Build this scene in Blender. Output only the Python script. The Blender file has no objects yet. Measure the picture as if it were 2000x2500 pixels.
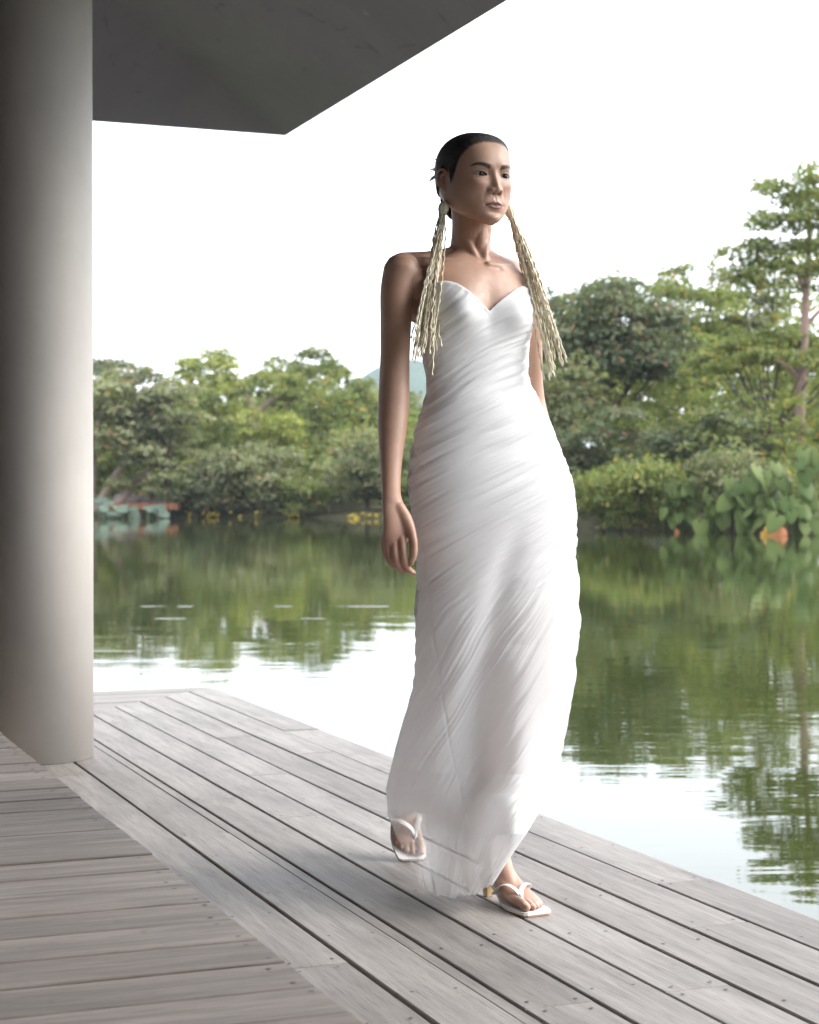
import bpy, bmesh, math, random
import numpy as np
from mathutils import Vector, Matrix, noise as mnoise

# ------------------------------------------------------------------ camera, sky, sun, exposure
scene = bpy.context.scene
COL = scene.collection
FPX = 4400.0                     # focal length in photograph pixels (photo 2000 x 2500)
CAMH = 0.93
PITCH = math.atan(50.0 / FPX)
cam_d = bpy.data.cameras.new('camera')
cam = bpy.data.objects.new('camera', cam_d)
COL.objects.link(cam)
cam.location = (0, 0, CAMH)
cam.rotation_euler = (math.pi / 2 - PITCH, 0, 0)
cam_d.sensor_fit = 'VERTICAL'
cam_d.sensor_height = 36.0
cam_d.sensor_width = 28.8
cam_d.lens = FPX / 2500.0 * 36.0
cam_d.clip_start = 0.05
cam_d.clip_end = 6000
cam_d.dof.use_dof = True
cam_d.dof.focus_distance = 4.13
cam_d.dof.aperture_fstop = 7.0
scene.camera = cam

SUN_AZ = math.radians(88)        # clockwise from +Y (the view direction) towards +X
SUN_EL = math.radians(33)
world = bpy.data.worlds.new('World')
scene.world = world
world.use_nodes = True
wn = world.node_tree
wn.nodes.clear()
w_out = wn.nodes.new('ShaderNodeOutputWorld')
w_bg = wn.nodes.new('ShaderNodeBackground')
w_sky = wn.nodes.new('ShaderNodeTexSky')
w_sky.sky_type = 'NISHITA'
w_sky.sun_disc = False
w_sky.sun_elevation = SUN_EL
w_sky.sun_rotation = SUN_AZ
w_sky.air_density = 1.0
w_sky.dust_density = 1.0
w_sky.ozone_density = 1.0
w_hsv = wn.nodes.new('ShaderNodeHueSaturation')      # thin even cloud: a whiter sky
w_hsv.inputs['Saturation'].default_value = 0.22
w_hsv.inputs['Value'].default_value = 1.0
w_bg.inputs['Strength'].default_value = 0.15
w_mix = wn.nodes.new('ShaderNodeMix')                # an even veil of bright cloud over the whole sky
w_mix.data_type = 'RGBA'
w_mix.inputs[0].default_value = 0.88
w_mix.inputs[7].default_value = (6.0, 6.3, 6.8, 1)
wn.links.new(w_sky.outputs[0], w_hsv.inputs['Color'])
wn.links.new(w_hsv.outputs[0], w_mix.inputs[6])
wn.links.new(w_mix.outputs[2], w_bg.inputs['Color'])
wn.links.new(w_bg.outputs[0], w_out.inputs['Surface'])

sun_d = bpy.data.lights.new('sun', 'SUN')
sun_d.energy = 1.4
sun_d.angle = math.radians(38)
sun_d.color = (1.0, 0.96, 0.90)
sun = bpy.data.objects.new('sun', sun_d)
COL.objects.link(sun)
_sd = Vector((math.sin(SUN_AZ) * math.cos(SUN_EL), math.cos(SUN_AZ) * math.cos(SUN_EL), math.sin(SUN_EL)))
sun.rotation_euler = _sd.to_track_quat('Z', 'Y').to_euler()

scene.view_settings.view_transform = 'Standard'
scene.view_settings.look = 'None'
scene.view_settings.gamma = 1.0
scene.view_settings.use_curve_mapping = False
scene.view_settings.exposure = 1.75
scene.cycles.max_bounces = 6
scene.cycles.transparent_max_bounces = 16
scene.cycles.use_denoising = True
scene.cycles.sample_clamp_indirect = 8.0

# ------------------------------------------------------------------ helpers
rng = np.random.default_rng(7)
_F = np.array([0, math.cos(PITCH), -math.sin(PITCH)])
_U = np.array([0, math.sin(PITCH), math.cos(PITCH)])


def P(px, py, D):
    """place in the world seen at photo pixel (px, py) at distance D (metres along +Y)"""
    d = _F + _U * ((1250.0 - py) / FPX) + np.array([(px - 1000.0) / FPX, 0, 0])
    return np.array([0, 0, CAMH]) + d * (D / d[1])


DN = np.array([0.9308, 0.3656])      # across the walkway planks
DD = np.array([-0.3656, 0.9308])     # along the walkway planks


def CS(c, s, z=0.0):
    v = DN * c + DD * s
    return (float(v[0]), float(v[1]), z)


def tag(o, label=None, cat=None, group=None, kind=None):
    if label: o['label'] = label
    if cat: o['category'] = cat
    if group: o['group'] = group
    if kind: o['kind'] = kind
    return o


def mesh_obj(name, verts, faces, mat=None, parent=None, smooth=False):
    me = bpy.data.meshes.new(name)
    if isinstance(verts, np.ndarray) and isinstance(faces, np.ndarray):
        nv, nf, k = len(verts), len(faces), faces.shape[1]
        me.vertices.add(nv); me.vertices.foreach_set('co', np.ascontiguousarray(verts, dtype=np.float32).ravel())
        me.loops.add(nf * k); me.loops.foreach_set('vertex_index', np.ascontiguousarray(faces, dtype=np.int32).ravel())
        me.polygons.add(nf); me.polygons.foreach_set('loop_start', np.arange(0, nf * k, k, dtype=np.int32))
        me.polygons.foreach_set('loop_total', np.full(nf, k, dtype=np.int32))
        me.update(calc_edges=True); me.validate()
    else:
        me.from_pydata([tuple(v) for v in verts], [], [tuple(f) for f in faces])
        me.update()
    if smooth:
        me.polygons.foreach_set('use_smooth', [True] * len(me.polygons))
    if mat: me.materials.append(mat)
    o = bpy.data.objects.new(name, me)
    COL.objects.link(o)
    if parent: o.parent = parent
    return o


def empty(name, loc=(0, 0, 0)):
    o = bpy.data.objects.new(name, None)
    o.empty_display_size = 0.1
    o.location = loc
    COL.objects.link(o)
    return o


def keep_parent(o, parent):
    """parent an object built in world coordinates (parents here carry location only)"""
    o.parent = parent
    o.location = o.location - parent.location
    return o


def add_attr(o, name, data):
    a = o.data.attributes.new(name, 'FLOAT_COLOR', 'POINT')
    d = np.ones((len(data), 4), dtype=np.float32)
    d[:, :data.shape[1]] = data
    a.data.foreach_set('color', d.ravel())


def fbm2(x, y, seed=0, octaves=3):
    """cheap smooth value noise on numpy arrays, about -1..1"""
    x = np.asarray(x, float); y = np.asarray(y, float)
    out = np.zeros(np.broadcast(x, y).shape); amp = 1.0; tot = 0
    for o in range(octaves):
        xi = np.floor(x); yi = np.floor(y); xf = x - xi; yf = y - yi
        xf = xf * xf * (3 - 2 * xf); yf = yf * yf * (3 - 2 * yf)

        def h(a, b):
            v = np.sin(a * 127.1 + b * 311.7 + (seed + o * 17.3) * 74.7) * 43758.5453
            return (v - np.floor(v)) * 2 - 1
        v = (h(xi, yi) * (1 - xf) + h(xi + 1, yi) * xf) * (1 - yf) + (h(xi, yi + 1) * (1 - xf) + h(xi + 1, yi + 1) * xf) * yf
        out += amp * v; tot += amp; amp *= 0.5; x = x * 2.03; y = y * 2.03
    return out / tot


# ---- node material helpers
def new_mat(name):
    m = bpy.data.materials.new(name)
    m.use_nodes = True
    nt = m.node_tree
    b = nt.nodes['Principled BSDF']
    return m, nt, b


def nd(nt, t, **kw):
    n = nt.nodes.new(t)
    for k, v in kw.items():
        if k in n.inputs: n.inputs[k].default_value = v
        else: setattr(n, k, v)
    return n


def lk(nt, a, b): nt.links.new(a, b)


def ramp(nt, fac, stops):
    r = nt.nodes.new('ShaderNodeValToRGB')
    els = r.color_ramp.elements
    while len(els) < len(stops): els.new(0.5)
    for e, (p, c) in zip(els, stops):
        e.position = p
        e.color = (c[0], c[1], c[2], 1) if not isinstance(c, float) else (c, c, c, 1)
    if fac is not None: nt.links.new(fac, r.inputs[0])
    return r


def mapping(nt, src, scale=(1, 1, 1), rot=(0, 0, 0), loc=(0, 0, 0)):
    m = nt.nodes.new('ShaderNodeMapping')
    m.inputs['Scale'].default_value = scale
    m.inputs['Rotation'].default_value = rot
    m.inputs['Location'].default_value = loc
    nt.links.new(src, m.inputs['Vector'])
    return m.outputs[0]


def noise_tex(nt, vec, scale, detail=4, rough=0.55, dist=0.0):
    n = nt.nodes.new('ShaderNodeTexNoise')
    n.inputs['Scale'].default_value = scale
    n.inputs['Detail'].default_value = detail
    n.inputs['Roughness'].default_value = rough
    n.inputs['Distortion'].default_value = dist
    if vec is not None: nt.links.new(vec, n.inputs['Vector'])
    return n


def mixc(nt, fac, a, b, blend='MIX'):
    m = nt.nodes.new('ShaderNodeMix')
    m.data_type = 'RGBA'; m.blend_type = blend
    for sock, v in ((m.inputs[0], fac), (m.inputs[6], a), (m.inputs[7], b)):
        if isinstance(v, bpy.types.NodeSocket): nt.links.new(v, sock)
        elif isinstance(v, (int, float)): sock.default_value = v
        else: sock.default_value = (v[0], v[1], v[2], 1)
    return m.outputs[2]


def bump(nt, h, strength, dist, b):
    n = nt.nodes.new('ShaderNodeBump')
    n.inputs['Strength'].default_value = strength
    n.inputs['Distance'].default_value = dist
    nt.links.new(h, n.inputs['Height'])
    nt.links.new(n.outputs[0], b.inputs['Normal'])
    return n


# ------------------------------------------------------------------ materials of the setting
def plank_mat(name, c1, c2, c3):
    """weathered hardwood; grain runs along the object's local X"""
    m, nt, b = new_mat(name)
    tc = nd(nt, 'ShaderNodeTexCoord')
    oi = nd(nt, 'ShaderNodeObjectInfo')
    off = nt.nodes.new('ShaderNodeVectorMath'); off.operation = 'MULTIPLY_ADD'
    cmb = nd(nt, 'ShaderNodeCombineXYZ')
    lk(nt, oi.outputs['Random'], cmb.inputs[0]); lk(nt, oi.outputs['Random'], cmb.inputs[1]); lk(nt, oi.outputs['Random'], cmb.inputs[2])
    lk(nt, cmb.outputs[0], off.inputs[0]); off.inputs[1].default_value = (37, 53, 91); lk(nt, tc.outputs['Object'], off.inputs[2])
    v = off.outputs[0]
    g_long = noise_tex(nt, mapping(nt, v, (1.0, 14, 14)), 2.2, 6, 0.6, 0.6)
    g_fine = noise_tex(nt, mapping(nt, v, (5, 170, 170)), 2.0, 5, 0.7, 0.3)
    g_blot = noise_tex(nt, mapping(nt, v, (1.2, 4, 4)), 2.0, 3, 0.5, 0.4)
    r1 = ramp(nt, g_long.outputs[0], [(0.30, c1), (0.55, c2), (0.75, c3)])
    r2 = ramp(nt, g_fine.outputs[0], [(0.33, 0.56), (0.47, 0.95), (0.7, 1.12)])
    r3 = ramp(nt, g_blot.outputs[0], [(0.28, 0.80), (0.5, 1.0), (0.75, 1.12)])
    c = mixc(nt, 1.0, r1.outputs[0], r2.outputs[0], 'MULTIPLY')
    c = mixc(nt, 1.0, c, r3.outputs[0], 'MULTIPLY')
    rr = ramp(nt, oi.outputs['Random'], [(0.0, (0.84, 0.82, 0.80)), (0.5, (1.0, 0.985, 0.97)), (1.0, (1.10, 1.09, 1.08))])
    c = mixc(nt, 1.0, c, rr.outputs[0], 'MULTIPLY')
    spots = noise_tex(nt, v, 26, 2, 0.5)
    sp = ramp(nt, spots.outputs[0], [(0.70, 0.0), (0.76, 1.0)])
    spm = nt.nodes.new('ShaderNodeMath'); spm.operation = 'MULTIPLY'; spm.inputs[1].default_value = 0.35
    lk(nt, sp.outputs[0], spm.inputs[0])
    c = mixc(nt, spm.outputs[0], c, (c1[0] * 0.6, c1[1] * 0.58, c1[2] * 0.58))
    lk(nt, c, b.inputs['Base Color'])
    b.inputs['Roughness'].default_value = 0.62
    b.inputs['Specular IOR Level'].default_value = 0.35
    ad = nt.nodes.new('ShaderNodeMath'); ad.operation = 'ADD'
    lk(nt, g_fine.outputs[0], ad.inputs[0]); lk(nt, g_long.outputs[0], ad.inputs[1])
    bump(nt, ad.outputs[0], 0.35, 0.002, b)
    return m


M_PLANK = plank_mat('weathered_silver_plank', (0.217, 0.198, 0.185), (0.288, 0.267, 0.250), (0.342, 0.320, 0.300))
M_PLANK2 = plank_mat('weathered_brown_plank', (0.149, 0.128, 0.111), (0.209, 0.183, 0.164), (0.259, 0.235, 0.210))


def simple_mat(name, col, rough=0.6, spec=0.3, nscale=0, namt=0.2, bumpd=0):
    m, nt, b = new_mat(name)
    b.inputs['Roughness'].default_value = rough
    b.inputs['Specular IOR Level'].default_value = spec
    if nscale:
        tc = nd(nt, 'ShaderNodeTexCoord')
        n = noise_tex(nt, tc.outputs['Object'], nscale, 5, 0.6)
        r = ramp(nt, n.outputs[0], [(0.3, tuple(x * (1 - namt) for x in col)), (0.7, tuple(min(1, x * (1 + namt)) for x in col))])
        lk(nt, r.outputs[0], b.inputs['Base Color'])
        if bumpd: bump(nt, n.outputs[0], 0.4, bumpd, b)
    else:
        b.inputs['Base Color'].default_value = (*col, 1)
    return m


M_DARKWOOD = simple_mat('dark_joist', (0.016, 0.012, 0.010), 0.8, 0.1, 9, 0.3)
M_SCREW = simple_mat('dark_screw', (0.05, 0.045, 0.045), 0.5, 0.4)


def column_mat():
    m, nt, b = new_mat('painted_concrete')
    tc = nd(nt, 'ShaderNodeTexCoord')
    n = noise_tex(nt, tc.outputs['Object'], 3.0, 6, 0.6)
    n2 = noise_tex(nt, mapping(nt, tc.outputs['Object'], (1, 1, 0.25)), 14.0, 5, 0.7)
    r = ramp(nt, n.outputs[0], [(0.3, (0.407, 0.380, 0.350)), (0.7, (0.457, 0.429, 0.396))])
    r2 = ramp(nt, n2.outputs[0], [(0.25, 0.94), (0.6, 1.0)])
    c = mixc(nt, 1.0, r.outputs[0], r2.outputs[0], 'MULTIPLY')
    lk(nt, c, b.inputs['Base Color'])
    b.inputs['Roughness'].default_value = 0.55
    b.inputs['Specular IOR Level'].default_value = 0.3
    f = noise_tex(nt, tc.outputs['Object'], 120, 3, 0.5)
    bump(nt, f.outputs[0], 0.12, 0.001, b)
    return m


M_COLUMN = column_mat()


def soffit_mat():
    m, nt, b = new_mat('grey_render')
    tc = nd(nt, 'ShaderNodeTexCoord')
    n = noise_tex(nt, mapping(nt, tc.outputs['Object'], (1, 1, 1)), 1.3, 6, 0.6, 0.8)
    n2 = noise_tex(nt, tc.outputs['Object'], 4.5, 5, 0.65, 1.2)
    r = ramp(nt, n.outputs[0], [(0.25, (0.286, 0.262, 0.333)), (0.75, (0.369, 0.339, 0.419))])
    r2 = ramp(nt, n2.outputs[0], [(0.28, 0.66), (0.36, 1.0), (0.66, 1.0), (0.74, 1.35)])
    c = mixc(nt, 1.0, r.outputs[0], r2.outputs[0], 'MULTIPLY')
    lk(nt, c, b.inputs['Base Color'])
    b.inputs['Roughness'].default_value = 0.8
    bump(nt, n2.outputs[0], 0.25, 0.01, b)
    return m


M_SOFFIT = soffit_mat()
M_WALL = simple_mat('pavilion_render', (0.20, 0.19, 0.18), 0.8, 0.2, 3, 0.15)


def water_mat():
    m, nt, b = new_mat('pond_water')
    tc = nd(nt, 'ShaderNodeTexCoord')
    b.inputs['Base Color'].default_value = (0.032, 0.042, 0.012, 1)
    b.inputs['Roughness'].default_value = 0.02
    b.inputs['IOR'].default_value = 1.33
    b.inputs['Specular IOR Level'].default_value = 0.5
    o = tc.outputs['Object']
    n1 = noise_tex(nt, mapping(nt, o, (0.55, 1.5, 1)), 1.0, 3, 0.5, 0.3)
    n2 = noise_tex(nt, mapping(nt, o, (2.2, 6.0, 1)), 1.0, 2, 0.5, 0.5)
    # breeze patches: ripples are stronger in some bands
    pz = noise_tex(nt, mapping(nt, o, (0.05, 0.16, 1)), 1.0, 2, 0.5, 0.4)
    pr = ramp(nt, pz.outputs[0], [(0.40, 0.25), (0.62, 1.0)])
    ml = nt.nodes.new('ShaderNodeMath'); ml.operation = 'MULTIPLY'
    lk(nt, n2.outputs[0], ml.inputs[0]); lk(nt, pr.outputs[0], ml.inputs[1])
    m2 = nt.nodes.new('ShaderNodeMath'); m2.operation = 'MULTIPLY_ADD'; m2.inputs[1].default_value = 0.35
    lk(nt, ml.outputs[0], m2.inputs[0]); lk(nt, n1.outputs[0], m2.inputs[2])
    # thin lines of broken ripple where the breeze meets the still water
    sx = nd(nt, 'ShaderNodeSeparateXYZ'); lk(nt, o, sx.inputs[0])
    acc = m2.outputs[0]
    brk = noise_tex(nt, mapping(nt, o, (1.6, 0.2, 1)), 1.0, 2, 0.6)
    for (yc, wd, x0, x1, amp) in ((21.7, 0.06, -3.6, 0.1, 3.6), (19.6, 0.05, -3.4, -0.6, 1.8)):
        d1 = nt.nodes.new('ShaderNodeMath'); d1.operation = 'SUBTRACT'; lk(nt, sx.outputs[1], d1.inputs[0]); d1.inputs[1].default_value = yc
        d2 = nt.nodes.new('ShaderNodeMath'); d2.operation = 'DIVIDE'; lk(nt, d1.outputs[0], d2.inputs[0]); d2.inputs[1].default_value = wd
        d3 = nt.nodes.new('ShaderNodeMath'); d3.operation = 'POWER'; lk(nt, d2.outputs[0], d3.inputs[0]); d3.inputs[1].default_value = 2.0
        d4 = nt.nodes.new('ShaderNodeMath'); d4.operation = 'MULTIPLY'; lk(nt, d3.outputs[0], d4.inputs[0]); d4.inputs[1].default_value = -1.0
        d5 = nt.nodes.new('ShaderNodeMath'); d5.operation = 'EXPONENT'; lk(nt, d4.outputs[0], d5.inputs[0])
        br = ramp(nt, brk.outputs[0], [(0.47, 0.0), (0.60, 1.0)])
        mr = nt.nodes.new('ShaderNodeMapRange'); mr.interpolation_type = 'SMOOTHSTEP'
        lk(nt, sx.outputs[0], mr.inputs[0]); mr.inputs[1].default_value = x0; mr.inputs[2].default_value = x0 + 0.5
        mr2 = nt.nodes.new('ShaderNodeMapRange'); mr2.interpolation_type = 'SMOOTHSTEP'
        lk(nt, sx.outputs[0], mr2.inputs[0]); mr2.inputs[1].default_value = x1; mr2.inputs[2].default_value = x1 - 0.5
        p = d5.outputs[0]
        for q in (br.outputs[0], mr.outputs[0], mr2.outputs[0]):
            mm = nt.nodes.new('ShaderNodeMath'); mm.operation = 'MULTIPLY'; lk(nt, p, mm.inputs[0]); lk(nt, q, mm.inputs[1]); p = mm.outputs[0]
        ma = nt.nodes.new('ShaderNodeMath'); ma.operation = 'MULTIPLY_ADD'; ma.inputs[1].default_value = amp
        lk(nt, p, ma.inputs[0]); lk(nt, acc, ma.inputs[2]); acc = ma.outputs[0]
    bump(nt, acc, 0.048, 0.06, b)
    return m


M_WATER = water_mat()
M_EARTH = simple_mat('bank_earth', (0.06, 0.055, 0.03), 0.9, 0.1, 0.8, 0.5, 0.05)

# ================================================================== the setting
WATER_Z = -0.45
water = mesh_obj('water', [(-900, -60, WATER_Z), (900, -60, WATER_Z), (900, 1500, WATER_Z), (-900, 1500, WATER_Z)], [(0, 1, 2, 3)], M_WATER)
tag(water, kind='structure')


def prism_mesh(name, poly, z0, z1, bev=0.002):
    """closed prism over a polygon (x, y) with softened top edges, origin as given by the polygon"""
    n = len(poly)
    cx = sum(p[0] for p in poly) / n; cy = sum(p[1] for p in poly) / n

    def inset(p):
        # move towards the inside by bev on both axes
        return (p[0] + (bev if p[0] < cx else -bev), p[1] + (bev if p[1] < cy else -bev))
    v = [(p[0], p[1], z0) for p in poly] + [(p[0], p[1], z1 - bev) for p in poly] + [(*inset(p), z1) for p in poly]
    f = [tuple(range(n - 1, -1, -1)), tuple(range(2 * n, 3 * n))]
    for k in range(n):
        q = (k + 1) % n
        f.append((k, q, n + q, n + k)); f.append((n + k, n + q, 2 * n + q, 2 * n + k))
    me = bpy.data.meshes.new(name)
    me.from_pydata(v, [], f); me.update()
    return me


ANG_D = math.atan2(DD[1], DD[0])      # local X along the planks
ANG_N = math.atan2(DN[1], DN[0])


def put_plank(root, poly_cs, along, z, mat, thick=0.028):
    """poly_cs: corners in (c, s); along 'd' or 'n' = grain direction; a plank is its own object"""
    c0 = sum(p[0] for p in poly_cs) / len(poly_cs); s0 = sum(p[1] for p in poly_cs) / len(poly_cs)
    dz = rng.normal(0, 0.0008)
    if along == 'd':
        poly = [(p[1] - s0, -(p[0] - c0)) for p in poly_cs]; ang = ANG_D
    else:
        poly = [(p[0] - c0, p[1] - s0) for p in poly_cs]; ang = ANG_N
    area = sum(poly[i][0] * poly[(i + 1) % len(poly)][1] - poly[(i + 1) % len(poly)][0] * poly[i][1] for i in range(len(poly)))
    if area < 0: poly = poly[::-1]
    me = prism_mesh('plank', poly, -thick, 0)
    me.materials.append(mat)
    o = bpy.data.objects.new('plank', me)
    COL.objects.link(o)
    o.parent = root
    w = CS(c0, s0, z + dz)
    o.location = (w[0] - root.location[0], w[1] - root.location[1], w[2] - root.location[2])
    o.rotation_euler = (rng.normal(0, 0.0015), rng.normal(0, 0.0004), ang + rng.normal(0, 0.0004))
    return o


def disc_cluster(name, pts, r, mat, parent, rootloc):
    v = []; f = []
    for (x, y, z) in pts:
        b0 = len(v)
        for k in range(8):
            a = k * math.pi / 4
            v.append((x + r * math.cos(a) - rootloc[0], y + r * math.sin(a) - rootloc[1], z + 0.0012 - rootloc[2]))
        f.append(tuple(range(b0, b0 + 8)))
    o = mesh_obj(name, v, f, mat, parent)
    tag(o, kind='stuff')
    return o


# ---- lower walkway: planks along the water, mitred at the far corner
walk = empty('walkway_deck', CS(1.6, 3.0, 0))
tag(walk, kind='structure')
C_OUT, S_OUT = 2.250, 8.318
G = 0.0042
rows = [(0.895, 1.045), (1.045, 1.190), (1.190, 1.3350), (1.3350, 1.3700), (1.370, 1.516), (1.516, 1.661), (1.661, 1.806), (1.806, 1.954), (1.954, 2.103), (2.103, C_OUT)]
joints = {0: [2.2, 5.0], 1: [1.6, 3.35, 5.9], 2: [2.2, 4.735, 7.1], 3: [3.4], 4: [2.93, 5.29], 5: [2.1, 4.904, 7.2], 6: [2.935, 5.67], 7: [1.9, 4.2, 6.6], 8: [3.345, 6.08], 9: [1.4, 3.757, 6.7]}
screws = []
for ri, (ca, cb) in enumerate(rows):
    ga = 0.0006 if ri == 3 else G
    gb = 0.0006 if ri == 2 else G
    if ri == 9: gb = 0
    c0, c1 = ca + ga, cb - gb
    cuts = [-3.0] + joints[ri]
    for k, sa in enumerate(cuts):
        lo = sa + (0.001 if k else 0)
        if k + 1 < len(cuts):
            hi = cuts[k + 1] - 0.001
            poly = [(c0, lo), (c1, lo), (c1, hi), (c0, hi)]
            ends = [lo + 0.03, hi - 0.03]
        else:
            m0 = S_OUT - (C_OUT - c0) - 0.003; m1 = S_OUT - (C_OUT - c1) - 0.003
            poly = [(c0, lo), (c1, lo), (c1, m1), (c0, m0)]
            ends = [lo + 0.03]; hi = m0
        put_plank(walk, poly, 'd', 0.0, M_PLANK)
        if ri == 3: continue
        s_ = lo + 0.03
        lst = list(ends) + [q for q in np.arange(lo + 0.45, hi - 0.2, 0.45)]
        for s_ in lst:
            for cc in (c0 + 0.025, c1 - 0.025):
                screws.append(CS(cc + rng.normal(0, 0.003), s_ + rng.normal(0, 0.006), 0.0))
# far side of the corner: planks across, meeting the others at the mitre
for ri, (ca, cb) in enumerate(rows):
    if ri == 3: continue
    off0, off1 = C_OUT - ca, C_OUT - cb
    if ri == 2: off1 = C_OUT - 1.370
    s0, s1 = S_OUT - off0 + G, S_OUT - off1 - (0 if ri == 9 else G)
    e0, e1 = C_OUT - (S_OUT - s0) - 0.003, C_OUT - (S_OUT - s1) - 0.003
    poly = [(-3.0, s0), (e0, s0), (e1, s1), (-3.0, s1)]
    put_plank(walk, poly, 'n', 0.0, M_PLANK)
disc_cluster('screws', screws, 0.0042, M_SCREW, walk, walk.location)


def box_cs(name, c0, c1, s0, s1, z0, z1, mat, parent):
    v = [CS(c, s, z) for z in (z0, z1) for (c, s) in ((c0, s0), (c1, s0), (c1, s1), (c0, s1))]
    rl = parent.location if parent else (0, 0, 0)
    v = [(a[0] - rl[0], a[1] - rl[1], a[2] - rl[2]) for a in v]
    f = [(3, 2, 1, 0), (4, 5, 6, 7), (0, 1, 5, 4), (1, 2, 6, 5), (2, 3, 7, 6), (3, 0, 4, 7)]
    return mesh_obj(name, v, f, mat, parent)


box_cs('subframe', 0.90, C_OUT - 0.03, -3.0, S_OUT - 0.03, -0.22, -0.085, M_DARKWOOD, walk)
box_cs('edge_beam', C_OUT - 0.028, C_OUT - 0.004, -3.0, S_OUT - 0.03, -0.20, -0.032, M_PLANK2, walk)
for k, s_ in enumerate((0.5, 3.0, 5.5, 8.0)):
    box_cs('pile', C_OUT - 0.33, C_OUT - 0.18, s_, s_ + 0.15, -1.6, -0.221, M_DARKWOOD, walk)

# ---- raised terrace under the roof: planks run square to the walkway
STEP = 0.17
terr = empty('terrace_deck', CS(-0.6, 3.0, STEP))
tag(terr, kind='structure')
C_T = 0.876
pitch = 0.1535
tscrew = []
k = 0
s_ = -2.0 + 0.02
while s_ < 7.4:
    w_ = pitch
    j = -1.6 - 0.7 * ((k * 7) % 5) / 5.0
    for (ca, cb) in ((j + 0.001, C_T), (-4.0, j - 0.001)):
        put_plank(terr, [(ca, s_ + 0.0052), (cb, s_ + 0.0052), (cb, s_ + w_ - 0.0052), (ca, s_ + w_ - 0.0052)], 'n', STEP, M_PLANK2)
    for cc in (C_T - 0.03, C_T - 0.62, C_T - 1.25):
        for ds in (0.03, w_ - 0.03):
            if rng.random() < 0.85:
                tscrew.append(CS(cc + rng.normal(0, 0.006), s_ + ds + rng.normal(0, 0.003), STEP))
    s_ += w_; k += 1
disc_cluster('screws', tscrew, 0.005, M_SCREW, terr, terr.location)
box_cs('subframe', -4.0, C_T - 0.03, -2.0, 7.35, -0.25, STEP - 0.085, M_DARKWOOD, terr)
box_cs('riser', C_T - 0.026, C_T - 0.004, -2.0, 7.35, -0.2, STEP - 0.032, M_PLANK2, terr)

# ---- round column
col_c, col_s, col_r = 1.090, 6.350, 0.197
cb_ = CS(col_c, col_s, 0.0)
nseg = 96
prof = [(col_r, 0.0), (col_r, 0.9), (col_r, 1.8), (col_r, 2.7), (col_r, 3.30)]
v = []; f = []
for (r_, z_) in prof:
    for k in range(nseg):
        a = 2 * math.pi * k / nseg
        v.append((r_ * math.cos(a), r_ * math.sin(a), z_))
for i in range(len(prof) - 1):
    for k in range(nseg):
        q = (k + 1) % nseg
        f.append((i * nseg + k, i * nseg + q, (i + 1) * nseg + q, (i + 1) * nseg + k))
f.append(tuple(range(nseg - 1, -1, -1))); f.append(tuple(range((len(prof) - 1) * nseg, len(prof) * nseg)))
column = mesh_obj('column', v, f, M_COLUMN, None, True)
column.location = (cb_[0], cb_[1], 0.0005)
tag(column, 'smooth round pale grey concrete column at the left edge of the deck', 'column')

# ---- hipped roof whose grey soffit rises from the eaves
EC, ES, EZ = 2.785, 8.83, 2.75
RC, RS = -4.2, -6.0           # the other eaves
SL_C, SL_S = 0.49, 1.18        # soffit pitch at the side eave and at the far eave
RISE = 0.86
TH = 0.16
hz = EZ + RISE


def roof_pts(z_off, grow=0.0):
    g = grow; ic, is_ = RISE / SL_C, RISE / SL_S
    return [CS(EC + g, ES + g, EZ + z_off), CS(EC + g, RS - g, EZ + z_off), CS(RC - g, RS - g, EZ + z_off), CS(RC - g, ES + g, EZ + z_off),
            CS(EC - ic, ES - is_, hz + z_off), CS(EC - ic, RS + is_, hz + z_off), CS(RC + ic, RS + is_, hz + z_off), CS(RC + ic, ES - is_, hz + z_off)]


v = roof_pts(0) + roof_pts(TH, -0.04)
f = [(0, 4, 5, 1), (1, 5, 6, 2), (2, 6, 7, 3), (3, 7, 4, 0), (4, 7, 6, 5)]
f2 = [tuple(8 + i for i in q[::-1]) for q in f]
side = [(0, 1, 9, 8), (1, 2, 10, 9), (2, 3, 11, 10), (3, 0, 8, 11)]
roof = mesh_obj('pavilion_roof', v, f + f2 + side, M_SOFFIT)
tag(roof, 'dark grey rendered roof overhang with sloping soffit above the deck', 'roof')

# ---- pavilion walls behind and to the left of the viewpoint, out of the frame, with an added shading partition
pw = box_cs('unseen_wall', -3.4, -3.2, -3.2, 7.0, 0.0, 3.0, M_WALL, None)
tag(pw, kind='structure')
pw2 = box_cs('unseen_wall', -3.2, 2.6, -2.4, -2.2, 0.0, 3.0, M_WALL, None)
tag(pw2, kind='structure')
shade_partition = box_cs('unseen_wall', 0.20, 0.34, 5.5, 7.4, STEP + 0.01, 3.38, M_DARKWOOD, None)  # added out of view to keep the column's left side dark
tag(shade_partition, kind='structure')

# ================================================================== the woman
def smoothstep(a, b, x):
    t = np.clip((np.asarray(x, float) - a) / (b - a), 0, 1)
    return t * t * (3 - 2 * t)


def gs(d, s): return np.exp(-(np.asarray(d, float) / s) ** 2)


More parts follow.
